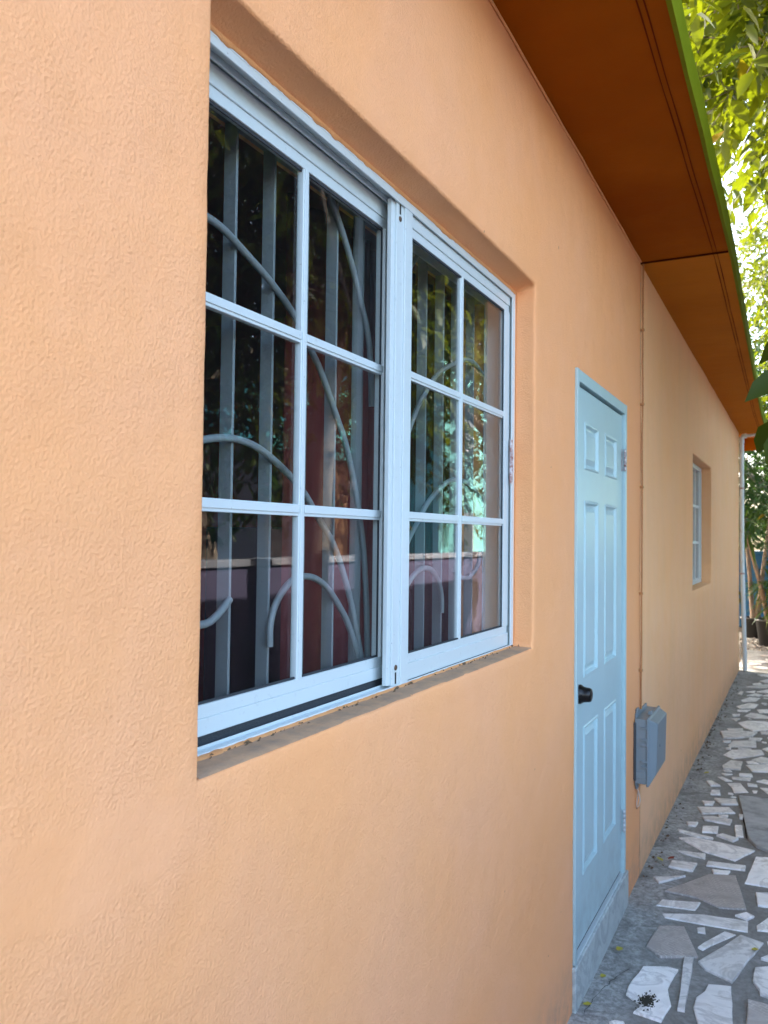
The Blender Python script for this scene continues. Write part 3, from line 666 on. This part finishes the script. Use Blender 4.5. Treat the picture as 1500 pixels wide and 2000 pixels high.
# ------------------------------------------------------------------ far window
F = MB(); a, b, c, d = FY0+.01, FY1-.01, FZ0+.006, FZ1-.006
F.box(-.13, -.080, a, b, c, c+.035).box(-.13, -.080, a, b, d-.035, d).box(-.13, -.0802, a, a+.035, c+.035, d-.035).box(-.13, -.0802, b-.035, b, c+.035, d-.035)
F.box(-.12, -.0785, (a+b)/2-.03, (a+b)/2+.03, c+.035, d-.035)
w2 = build('window', F, M['alu'], house, .002, label='small white sliding window far along the wall')
h3 = (d-c-.07)/3
for (p0, p1) in ((a+.035, (a+b)/2-.03), ((a+b)/2+.03, b-.035)):
    pm = (p0+p1)/2
    for e0 in (p0, p1-.035): build('stile', MB().box(-.118, -.092, e0, e0+.035, c+.035, d-.035), M['alu'], w2, .001)
    build('muntin', MB().box(-.112, -.092, pm-.011, pm+.011, c+.035, d-.035), M['alu'], w2, .001)
    for k in range(3):
        if k: build('muntin', MB().box(-.111, -.0925, p0+.035, p1-.035, c+.035+h3*k-.011, c+.035+h3*k+.011), M['alu'], w2, .001)
        for q0, q1 in ((p0+.03, pm-.008), (pm+.008, p1-.03)):
            build('pane', MB().box(-.105, -.101, q0, q1, c+.035+h3*k+.004, c+.035+h3*(k+1)-.004), M['glass'], w2)
build('room', bx(-2.2, -.21, FY0-.6, FY1+.6, .3, 2.8), M['room'], house)
# the room box must be open towards its window
o = house.children[-1]; bm = bmesh.new(); bm.from_mesh(o.data); bm.faces.ensure_lookup_table()
bmesh.ops.delete(bm, geom=[max(bm.faces, key=lambda f_: f_.calc_center_median().x)], context='FACES_ONLY'); bm.to_mesh(o.data); bm.free()

# ------------------------------------------------------------------ utility box and its cables
ub = thing('utility_box', (.05, 4.12, .47), 'grey plastic utility box fixed low on the wall beside the blue door', 'box')
by0, by1, bz0, bz1 = 3.955, 4.285, .475, .790
build('base', MB().box(.006, .058, by0, by1, bz0+.005, bz1-.012).box(.002, .010, by0+.02, by1-.02, bz0-.012, bz1+.008), M['box'], ub, .010, seg=3)
lv = MB(); n0 = [(by0-.006, bz0-.004), (by1+.006, bz0-.004), (by1+.006, bz1-.004), (by0-.006, bz1-.004)]
vs = [(.058, y, z) for y, z in n0]+[(.068, y, z) for y, z in n0]+[(.070, by0+.004, bz0+.004), (.070, by1-.004, bz0+.004), (.070, by1-.004, bz1-.012), (.070, by0+.004, bz1-.012)]+[(.100, by0+.022, bz0+.055), (.100, by1-.03, bz0+.055), (.106, by1-.03, bz1-.03), (.106, by0+.022, bz1-.03)]
fs = [(0, 1, 2, 3), (12, 13, 14, 15)]
for r1 in (0, 4, 8): fs += [(r1+k, r1+(k+1) % 4, r1+4+(k+1) % 4, r1+4+k) for k in range(4)]
build('lid', lv.add(vs, fs), M['box'], ub, .005, seg=3)
for z in (.56, .585, .66, .685, .74): build('latch_rib', MB().box(.034, .062, by0-.010, by0+.002, z-.004, z+.004), M['box'], ub, .002)
build('side_band', MB().box(.012, .056, by0-.0035, by0+.003, bz0+.030, bz0+.062), M['box'], ub, .002)
build('mounting_lug', MB().box(.004, .014, by0+.03, by0+.075, bz1-.005, bz1+.028), M['box'], ub, .003)
build('mounting_lug', MB().box(.004, .014, by0+.03, by0+.075, bz0-.030, bz0+.004), M['box'], ub, .003)
build('top_lug', MB().box(.048, .066, by0+.10, by0+.15, bz1-.010, bz1+.010), M['box'], ub, .003)
build('lock_hole', MB().lathe([(0, .006), (.003, .006), (.003, 0)], (.1005, by0+.10, .645), (1, 0, .06), 12), M['box_dark'], ub)
mb = MB().tube([(.006, by0-.004, z) for z in np.linspace(bz0+.02, bz1-.03, 12)], .007, 8); build('side_gasket', mb, M['box_dark'], ub)
loop = [(.010, 4.00, .452), (.020, 3.99, .425), (.028, 3.975, .40), (.022, 3.965, .375), (.014, 3.972, .362), (.010, 3.985, .38), (.012, 4.0, .41), (.012, 4.005, .45)]
tag(build('wire_loop', MB().tube([tuple(p) for p in loop], .0032, 8), M['wire2'], origin=(.01, 4, .36)), 'short loop of pale wire dangling below the grey utility box', 'wire')
pts = [(.012+.003*noise.noise(Vector((z*5, 0, 0))), 4.121-.033*((2.97-z)/2.2)+.006*noise.noise(Vector((z*2.2, 4, 0))), z) for z in np.linspace(2.968, .80, 60)]
cab = thing('cable', (0, 4.12, .8), 'thin brown painted cable running down the wall joint to the utility box', 'cable')
build('cord', MB().tube(pts, .0042, 8), M['wire'], cab)
for z in (2.62, 2.28, 1.86, 1.35, 1.0):
    i = min(range(60), key=lambda k: abs(pts[k][2]-z)); x, y, zz_ = pts[i]
    build('clip', MB().box(0, x+.007, y-.009, y+.009, zz_-.006, zz_+.006), M['wire'], cab, .002)

# ------------------------------------------------------------------ drainpipe at the far corner
dp = thing('drainpipe', (.05, 11.05, 0), 'white plastic drainpipe leaning at the far corner of the house', 'pipe')
build('pipe', MB().tube([(.045, 11.0, 2.86), (.045, 11.0, 1.6), (.055, 11.02, 1.0), (.075, 11.06, .02)], .026, 12), M['pvc'], dp)
build('elbow', MB().tube([(.045, 11.0, 2.82), (.045, 11.0, 2.885), (.06, 11.0, 2.905), (.10, 11.0, 2.91)], .030, 12), M['pvc'], dp)
build('branch_pipe', MB().tube([(.09, 11.0, 2.91), (.40, 11.02, 2.93)], .018, 12), M['pvc'], dp)
for z in (2.25, 1.2): build('clip', MB().lathe([(0, .027), (0, .031), (.02, .031), (.02, .027)], (.046, 11.002, z), (0, 0, 1), 12), M['hinge'], dp)

# ------------------------------------------------------------------ foliage
def leaf_mesh(base, d, up, ln, wd, rnd, fold=.25, droop=.35):
    """vectorised leaves: arrays of base point, direction, up vector, length, width"""
    n = len(base); d = d/np.linalg.norm(d, axis=1, keepdims=True)
    s = np.cross(d, up); s /= np.linalg.norm(s, axis=1, keepdims=True)+1e-9; u = np.cross(s, d)
    prof = [(0, 0, 0), (.28, .82, 0), (.60, .88, 0), (1, 0, 0)]
    V = np.zeros((n, 8, 3)); L_, W_ = ln[:, None], wd[:, None]*.5
    def pt(t, side):
        dr = -droop*t*t*L_*.5
        return base+d*t*L_+s*side*W_+u*(dr+abs(side)*fold*W_)
    V[:, 0] = pt(0, 0); V[:, 1] = pt(.28, -.85); V[:, 2] = pt(.30, 0); V[:, 3] = pt(.28, .85)
    V[:, 4] = pt(.64, -.74); V[:, 5] = pt(.66, 0); V[:, 6] = pt(.64, .74); V[:, 7] = pt(1, 0)
    f = np.array([[0, 2, 1, -1], [0, 3, 2, -1], [1, 2, 5, 4], [2, 3, 6, 5], [4, 5, 7, -1], [5, 6, 7, -1]])
    return V.reshape(-1, 3), n, f, np.repeat(rnd, 6)
def leaf_object(name, data, m, parent):
    V, n, f, rn = data; org = np.array(ORIGIN[parent.name])
    me = bpy.data.meshes.new(name); V = V-org
    sizes = np.array([3, 3, 4, 4, 3, 3]); loops1 = np.concatenate([r_[r_ >= 0] for r_ in f]); nl = len(loops1)
    loops = (loops1[None, :]+8*np.arange(n)[:, None]).ravel()
    tot = np.tile(sizes, n); start = np.concatenate([[0], np.cumsum(tot)[:-1]])
    me.vertices.add(len(V)); me.vertices.foreach_set('co', V.ravel())
    me.loops.add(len(loops)); me.loops.foreach_set('vertex_index', loops.astype(np.int32))
    me.polygons.add(len(tot)); me.polygons.foreach_set('loop_start', start.astype(np.int32)); me.polygons.foreach_set('loop_total', tot.astype(np.int32))
    me.polygons.foreach_set('use_smooth', np.ones(len(tot), bool))
    at = me.attributes.new('rnd', 'FLOAT', 'FACE'); at.data.foreach_set('value', rn.astype(np.float32))
    me.update(calc_edges=True); me.validate(); me.materials.append(m)
    o = bpy.data.objects.new(name, me); COL.objects.link(o); o.parent = parent; ORIGIN[o.name] = ORIGIN[parent.name]; return o
def twig_leaves(tw, td, nleaf, ln, tl):
    T = len(tw); k = np.tile(np.arange(nleaf), T); b = np.repeat(tw, nleaf, 0); dd = np.repeat(td, nleaf, 0)
    side = np.cross(dd, [0, 0, 1.0]); side /= np.linalg.norm(side, axis=1, keepdims=True)+1e-6
    sg = np.where(k % 2 == 0, 1, -1)[:, None]
    base = b+dd*(tl*(k/nleaf))[:, None]
    n = len(base)
    dirs = dd*.55+side*sg*.75+np.array([0, 0, -.35])+rng.normal(0, .28, (n, 3))
    up = np.array([0, 0, 1.0])+rng.normal(0, .35, (n, 3))
    l_ = ln*rng.uniform(.65, 1.2, n); rn = np.clip(np.repeat(rng.uniform(0, 1, T), nleaf)*.6+rng.uniform(0, .4, n), 0, 1)
    return leaf_mesh(base, dirs, up, l_, l_*rng.uniform(.40, .52, n), rn)
def tree(name, label, base, trunk, limbs, clumps, ntw, ln, lm, bm_, sig=.42, nleaf=9, group=None, r0=.16, keep=None):
    t_ = thing(name, base, label, 'tree', group)
    tb = MB(); pts = smooth3(trunk); tb.tube(pts, list(np.linspace(r0, r0*.6, len(pts))), 12)
    top = Vector(trunk[-1])
    for l_ in limbs:
        q = smooth3([trunk[-1]]+l_); tb.tube(q, list(np.linspace(r0*.55, r0*.16, len(q))), 8)
    ends = [Vector(p) for l_ in limbs for p in l_]
    for c in clumps:
        c = Vector(c[:3]); e = min(ends, key=lambda p: (p-c).length); mid = (e+c)/2+Vector((random.uniform(-.2, .2), random.uniform(-.2, .2), .15))
        tb.tube(smooth3([e, mid, c]), list(np.linspace(r0*.14, r0*.05, 9)), 5)
    build('trunk', tb, bm_, t_)
    cs = np.array([c[:3] for c in clumps]); ss = np.array([c[3] if len(c) > 3 else sig for c in clumps])
    pick = rng.integers(0, len(cs), ntw); off = rng.normal(0, 1, (ntw, 3))*ss[pick][:, None]*np.array([1, 1, .8]); tw = cs[pick]+off
    td = off/(np.linalg.norm(off, axis=1, keepdims=True)+1e-6)+rng.normal(0, .45, (ntw, 3))+np.array([0, 0, -.15]); td /= np.linalg.norm(td, axis=1, keepdims=True)
    if keep is not None:
        k_ = keep(tw); tw, td = tw[k_], td[k_]
    leaf_object('crown', twig_leaves(tw, td, nleaf, ln, ln*3.2), lm, t_)
    tq = MB()
    for i in range(0, len(tw), 3):
        a = Vector(tw[i]); tq.tube([a, a+Vector(td[i])*ln*3.2], [.004, .002], 3, False)
    tag(build('twigs', tq, bm_, t_), kind='stuff')
    return t_
def smooth3(pts, it=2):
    pts = [Vector(p) for p in pts]
    for _ in range(it):
        q = [pts[0]]
        for a, b in zip(pts[:-1], pts[1:]): q += [a*.75+b*.25, a*.25+b*.75]
        pts = q+[pts[-1]]
    return [tuple(p) for p in pts]
def clump_box(n, x, y, z, s):
    return [(random.uniform(*x), random.uniform(*y), random.uniform(*z), random.uniform(*s)) for _ in range(n)]
notroof = lambda tw: ~(((tw[:, 2] < 3.3) & (tw[:, 0] < .8)) | ((tw[:, 2] < 3.75) & (tw[:, 0] < .95) & (tw[:, 1] < 6)))
# the tree over the path and eave
cl = clump_box(34, (.35, 1.9), (2.9, 6.2), (3.7, 5.4), (.28, .46)) + clump_box(14, (1.4, 3.2), (3.0, 7.5), (3.3, 6.0), (.3, .5)) + clump_box(8, (1.3, 2.7), (3.2, 5.6), (2.9, 3.9), (.25, .4))
tree('shade_tree', 'yellow-green leafy tree whose bright branches overhang the green eave', (2.6, 5.6, 0),
     [(2.6, 5.6, -.05), (2.65, 5.7, 1.2), (2.5, 5.6, 2.6), (2.35, 5.5, 3.2)],
     [[(1.9, 4.8, 3.9), (1.2, 4.0, 4.5), (.8, 3.4, 4.9)], [(2.0, 6.3, 4.0), (1.3, 6.6, 4.6), (.7, 6.4, 5.0)], [(2.9, 6.6, 4.2), (3.0, 7.4, 5.0)], [(2.4, 4.4, 4.2), (2.6, 3.4, 4.9)]],
     cl, 6000, .122, M['leaf'], M['bark'], keep=notroof)
cl = clump_box(44, (.25, 3.0), (9.9, 15.0), (3.5, 6.8), (.35, .6))
tree('shade_tree', 'second yellow-green tree standing farther along the path behind the first', (2.4, 12.4, 0),
     [(2.4, 12.4, -.05), (2.3, 12.5, 1.3), (2.4, 12.3, 2.6), (2.2, 12.2, 3.3)],
     [[(1.6, 11.6, 4.0), (1.0, 10.9, 4.6)], [(1.5, 13.2, 4.2), (.9, 14.0, 5.0)], [(2.6, 13.4, 4.4), (2.4, 14.4, 5.4)], [(2.5, 11.4, 4.6), (2.3, 10.5, 5.5)]],
     cl, 4200, .10, M['leaf'], M['bark'], keep=notroof)
# trees over the boundary wall, seen in the window glass
cl = clump_box(32, (3.4, 6.5), (3.5, 9.5), (2.4, 4.9), (.4, .65))
tree('garden_tree', 'dense dark green tree behind the lavender wall, mirrored in the window', (4.6, 6.6, 0),
     [(4.6, 6.6, -.05), (4.5, 6.7, 1.2), (4.7, 6.5, 2.4), (4.6, 6.4, 3.0)],
     [[(4.0, 5.6, 3.6), (3.7, 4.6, 4.2)], [(5.3, 5.6, 3.8), (5.8, 4.8, 4.8)], [(4.5, 7.6, 3.8), (4.2, 8.6, 4.6)], [(5.4, 7.4, 4.0), (6.0, 8.4, 5.0)]],
     cl, 1900, .13, M['leaf_dark'], M['bark_pale'], r0=.18)
cl = clump_box(44, (3.2, 8.0), (12.5, 22), (3.2, 7.5), (.5, .9))
tree('garden_tree', 'broad green tree far behind the lavender wall toward the blue wall', (4.4, 16.0, 0),
     [(4.4, 16, -.05), (4.5, 16.1, 1.6), (4.3, 16, 3.0)],
     [[(3.8, 14.8, 4.2), (3.6, 13.6, 5.0)], [(5.4, 15.6, 4.4), (6.8, 15.0, 5.4)], [(4.6, 17.6, 4.4), (4.4, 19.6, 5.2)], [(6.0, 17.4, 4.6), (7.2, 19.0, 5.6)]],
     cl, 3000, .15, M['leaf'], M['bark'], r0=.2)
# dark wood-edge tree closing the view behind the pots
cl = clump_box(50, (-3.0, 2.6), (16.5, 22), (1.6, 6.2), (.45, .85))
tree('backdrop_tree', 'dark tree closing the view behind the potted plants', (1.0, 18.4, 0),
     [(1.0, 18.4, -.05), (.9, 18.3, .9), (.7, 18.2, 1.8), (.4, 18.0, 2.4)],
     [[(-.3, 17.9, 3.0), (-1.4, 18.2, 3.6)], [(1.2, 17.8, 3.2), (1.9, 17.4, 4.0)], [(.4, 19.4, 3.6), (.2, 20.6, 4.6)], [(-.6, 19.6, 3.4), (-2.0, 20.4, 4.2)]],
     cl, 3200, .15, M['leaf_dark'], M['bark_pale'], r0=.14)
cl = clump_box(26, (-3.8, -.9), (12.6, 15.6), (1.6, 4.4), (.4, .65))  # unseen tree, added to keep sun off the ground past the house end
tree('unseen_shading_tree', 'unseen tree added beside the far end wall of the house to shade the ground', (-2.4, 14.0, 0), [(-2.4, 14, -.05), (-2.4, 14.1, 1.0), (-2.3, 14, 1.9)],
     [[(-1.8, 13.6, 2.6), (-1.3, 13.3, 3.3)], [(-2.9, 14.6, 2.8), (-3.3, 15.0, 3.5)], [(-2.9, 13.3, 2.6), (-3.3, 13.0, 3.2)]], cl, 1500, .15, M['leaf_dark'], M['bark'], r0=.12)
# one low twig with large shaded leaves, near the right edge
nt_ = thing('hanging_twig', (.66, 3.1, 2.35), 'low twig of large dark leaves hanging in front of the far eave', 'branch')
build('stem', MB().tube(smooth3([(1.02, 3.0, 3.5), (.88, 3.05, 2.8), (.72, 3.1, 2.33), (.61, 3.12, 2.0)]), [.006]*9+[.003]*4, 6), M['bark'], nt_)
for (bx_, by_, bz_, dx, dy, dz, l_) in ((.665, 3.12, 2.16, -.35, .5, -.75, .16), (.68, 3.11, 2.24, .5, -.3, -.6, .15), (.70, 3.10, 2.32, -.6, -.4, -.5, .17), (.66, 3.12, 2.12, .1, .1, -1, .17), (.71, 3.1, 2.36, .6, .5, -.4, .15), (.74, 3.1, 2.46, -.7, .2, -.5, .17), (.78, 3.08, 2.60, -.6, .4, -.3, .16), (.80, 3.07, 2.68, .5, -.5, -.3, .16)):
    leaf_object('leaf', leaf_mesh(np.array([[bx_-.05, by_, bz_-.125]]), np.array([[dx, dy, dz]]), np.array([[.3, -.8, .5]]), np.array([l_]), np.array([l_*.52]), np.array([.45])), M['leaf'], nt_)

# ------------------------------------------------------------------ potted plants beyond the corner
def potted(name, label, x, y, hpot, rpot, stems, seed):
    rr = random.Random(seed); t_ = thing(name, (x, y, -.03), label, 'potted plant', 'potted strap-leaf plants past the corner')
    build('pot', MB().lathe([(0, 0), (0, rpot*.78), (hpot*.9, rpot*.97), (hpot*.9, rpot*1.05), (hpot, rpot*1.05), (hpot, rpot*.95), (hpot*.9, rpot*.92)], (x, y, -.03), (0, 0, 1), 28), M['pot'], t_)
    build('soil', MB().lathe([(hpot*.9, 0), (hpot*.9, rpot*.93)], (x, y, -.03), (0, 0, 1), 20), M['soil'], t_)
    for (dx, dy, h_) in stems:
        p = [(x+dx*.2, y+dy*.2, hpot*.85), (x+dx*.5, y+dy*.5, hpot+h_*.4), (x+dx*.9, y+dy*.9, hpot+h_*.8), (x+dx, y+dy, hpot+h_)]
        build('stem', MB().tube(smooth3(p), list(np.linspace(.042, .026, 13)), 8), M['bark_pale'], t_)
        n = 46; a = np.array([rr.uniform(0, 6.283) for _ in range(n)]); e = np.array([rr.uniform(-.75, .95) for _ in range(n)])
        dirs = np.stack([np.cos(a)*np.cos(e), np.sin(a)*np.cos(e), np.sin(e)], 1); ln = np.array([rr.uniform(.32, .55) for _ in range(n)])
        base = np.tile(np.array([p[-1]]), (n, 1))+np.array([[0, 0, rr.uniform(-.16, .06)] for _ in range(n)])
        leaf_object('fronds', leaf_mesh(base, dirs, np.tile([[0, 0, 1.0]], (n, 1))+dirs*.01, ln, ln*.10, np.array([rr.uniform(0, .9) for _ in range(n)]), .3, .9), M['strap'], t_)
potted('potted_dracaena', 'strap-leaf plant in a wide black pot nearest the house corner', .30, 14.3, .42, .26, [(-.05, .05, .55), (-.38, .2, 1.35), (.18, .3, 1.1), (.05, -.1, .25)], 1)
potted('potted_dracaena', 'strap-leaf plant in a black pot just behind the nearest one', -.02, 15.4, .34, .22, [(.1, .1, .5), (-.15, .1, 1.7), (.25, .2, 1.9)], 2)
potted('potted_dracaena', 'tall strap-leaf plant in a black pot hidden farthest back', .62, 16.0, .38, .24, [(-.3, 0, 1.6), (.1, .2, 2.2), (0, -.2, .9)], 3)
tub = thing('yellow_tub', (.02, 16.2, -.03), 'small yellow tub on the gravel before the blue wall', 'tub')
build('bucket', MB().lathe([(0, 0), (0, .12), (.26, .15), (.26, .14), (.03, .11)], (.02, 16.2, -.03), (0, 0, 1), 20), M['crate'], tub)
for i, (x, y, s, lab) in enumerate(((-.05, 16.62, .16, 'larger pale rock at the foot of the blue wall'), (.30, 16.68, .11, 'smaller pale rock at the foot of the blue wall'))):
    bm = bmesh.new(); bmesh.ops.create_icosphere(bm, subdivisions=2, radius=s)
    for v in bm.verts: v.co *= 1+.35*noise.noise(v.co*7+Vector((i*5, 0, 0))); v.co.z *= .7
    me = bpy.data.meshes.new('rock'); bm.to_mesh(me); bm.free(); me.materials.append(M['stone']); o = bpy.data.objects.new('rock', me); COL.objects.link(o); o.location = (x, y, s*.4)
    tag(o, lab, 'rock')
mb = MB()
for k in range(2600):
    x = random.uniform(-2.2, 2.2); y = random.uniform(13.35, 17.0); s = random.uniform(.012, .032); a = random.random()*3
    c, d = math.cos(a)*s, math.sin(a)*s; z = -.03
    mb.add([(x+c, y+d, z), (x-d, y+c, z), (x-c, y-d, z), (x+d, y-c, z), (x, y, z+s*.9)], [(0, 1, 4), (1, 2, 4), (2, 3, 4), (3, 0, 4)])
tag(build('gravel', mb, M['pebble']), 'pale loose gravel under the potted plants', 'gravel', kind='stuff')
bw = thing('blue_wall', (0, 17.2, -.03), 'blue painted garden wall behind the potted plants', 'wall')
build('wall', bx(-6, 3.4, 17.1, 17.3, -.03, 1.35), M['blue'], bw, .01); build('coping', bx(-6.05, 3.45, 17.06, 17.34, 1.35, 1.42), M['blue'], bw, .01)

# ------------------------------------------------------------------ boundary wall and the neighbours seen in the glass
lw = thing('boundary_wall', (3.05, 5, -.03), 'lavender boundary wall with pale cap across the path, mirrored in the window', 'wall')
build('wall', bx(3.0, 3.15, -6, 17.05, -.03, 1.36), M['lavender'], lw); build('coping', bx(2.97, 3.18, -6, 17.05, 1.36, 1.42), M['cap'], lw, .01)
nh = thing('neighbour_house', (9, 15, -.03), 'neighbour house of pinkish boards with turquoise gable, mirrored in the window', 'house')
mb = MB()
for k in range(16): mb.add([(7.0, 11.2, .2*k), (6.97, 11.2, .2*k), (7.0, 11.2, .2*k+.2), (7.0, 15.6, .2*k), (6.97, 15.6, .2*k), (7.0, 15.6, .2*k+.2)], [(0, 1, 4, 3), (1, 2, 5, 4), (0, 2, 1), (3, 4, 5)])
mb.box(7.001, 11, 11.2, 15.6, -.03, 3.2); build('siding', mb, M['siding'], nh)
build('corner_post', bx(6.93, 7.10, 13.35, 13.85, -.03, 3.2), M['ochre'], nh); build('corner_post', bx(6.93, 7.10, 15.5, 15.9, -.03, 3.2), M['ochre'], nh)
for y in (13.95, 14.75): build('shutter', bx(6.94, 7.0, y, y+.62, 1.1, 2.4), M['shut'], nh)
gb = MB().add([(6.9, 10.9, 3.2), (6.9, 16.1, 3.2), (6.9, 13.5, 4.6), (11.2, 10.9, 3.2), (11.2, 16.1, 3.2), (11.2, 13.5, 4.6)], [(0, 1, 2), (3, 5, 4), (0, 2, 5, 3), (1, 4, 5, 2), (0, 3, 4, 1)])
build('roof', gb, M['turq'], nh); build('barge_board', bx(6.86, 6.9, 10.9, 16.1, 3.05, 3.3), M['turq'], nh)
th = thing('turquoise_house', (11, 24, -.03), 'two-storey turquoise house far behind the garden, glimpsed between reflected leaves', 'house')
build('wall', bx(7.5, 14, 19.5, 30, -.03, 6.6), M['turqhouse'], th)
for y in (20.6, 23.4, 26.2):
    for z in (1.0, 4.0):
        wq = build('window', bx(7.46, 7.52, y, y+1.3, z, z+1.3), M['cap'], th); build('pane', bx(7.445, 7.458, y+.08, y+1.22, z+.08, z+1.22), M['pane2'], wq)
build('roof', MB().add([(7.0, 19, 6.6), (14.5, 19, 6.6), (14.5, 30.5, 6.6), (7.0, 30.5, 6.6), (10.7, 21, 8.2), (10.7, 28.5, 8.2)], [(0, 1, 4), (2, 3, 5), (1, 2, 5, 4), (3, 0, 4, 5), (0, 3, 2, 1)]), M['roofn'], th)

# ------------------------------------------------------------------ fallen leaves and litter
fl = [((1289, 1679), 'yleaf', 'fallen yellow leaf on the path next to the small red leaf'), ((1311, 1677), 'rleaf', 'small fallen red leaf on the concrete path'),
      ((1210, 1855), 'yleaf', 'largest fallen yellow leaf, on bare concrete beside the door step'), ((1178, 1908), 'yleaf', 'fallen yellow leaf midway along the door step'),
      ((1147, 1963), 'yleaf', 'fallen yellow leaf nearest the camera at the foot of the door step'), ((1475, 1856), 'yleaf', 'fallen yellow leaf lying on a large marble piece'),
      ((1380, 1510), 'yleaf', 'fallen yellow leaf farthest along the path')]
for i, ((px, py), m, lab) in enumerate(fl):
    p = on_z(px, py, .008); a = random.random()*6; t_ = MB(); l_ = .036 if i != 2 else .044
    vs = []
    for u, wv, h in ((-1, 0, .001), (-.5, .42, .006), (-.5, 0, .002), (-.5, -.42, .007), (.3, .5, .008), (.3, 0, .003), (.3, -.5, .006), (1, 0, .010)):
        vs.append((p.x+(u*math.cos(a)-wv*math.sin(a))*l_*.6, p.y+(u*math.sin(a)+wv*math.cos(a))*l_*.6, .0065+h))
    t_.add(vs, [(0, 2, 1), (0, 3, 2), (1, 2, 5, 4), (2, 3, 6, 5), (4, 5, 7), (5, 6, 7)], True)
    o = build('fallen_leaf', t_, M[m], origin=(p.x, p.y, .006)); tag(o, lab, 'leaf', 'fallen leaves on the path')
mb = MB()
for k in range(230):
    y = random.uniform(3.9, 10.5) if k > 60 else random.uniform(6.4, 8.2); x = abs(random.gauss(0, .035))+.008; s = random.uniform(.004, .013); a = random.random()*6.28
    c, d = math.cos(a)*s, math.sin(a)*s*.7
    mb.add([(x-c, y-d, .006), (x+d, y-c, .006), (x+c, y+d, .006+s*.5), (x-d*.3, y+c*.3, .006+s*.8)], [(0, 1, 2), (0, 2, 3), (0, 1, 3)])
tag(build('leaf_litter', mb, M['debris']), 'dry leaf litter caught along the foot of the wall', 'litter', kind='stuff')
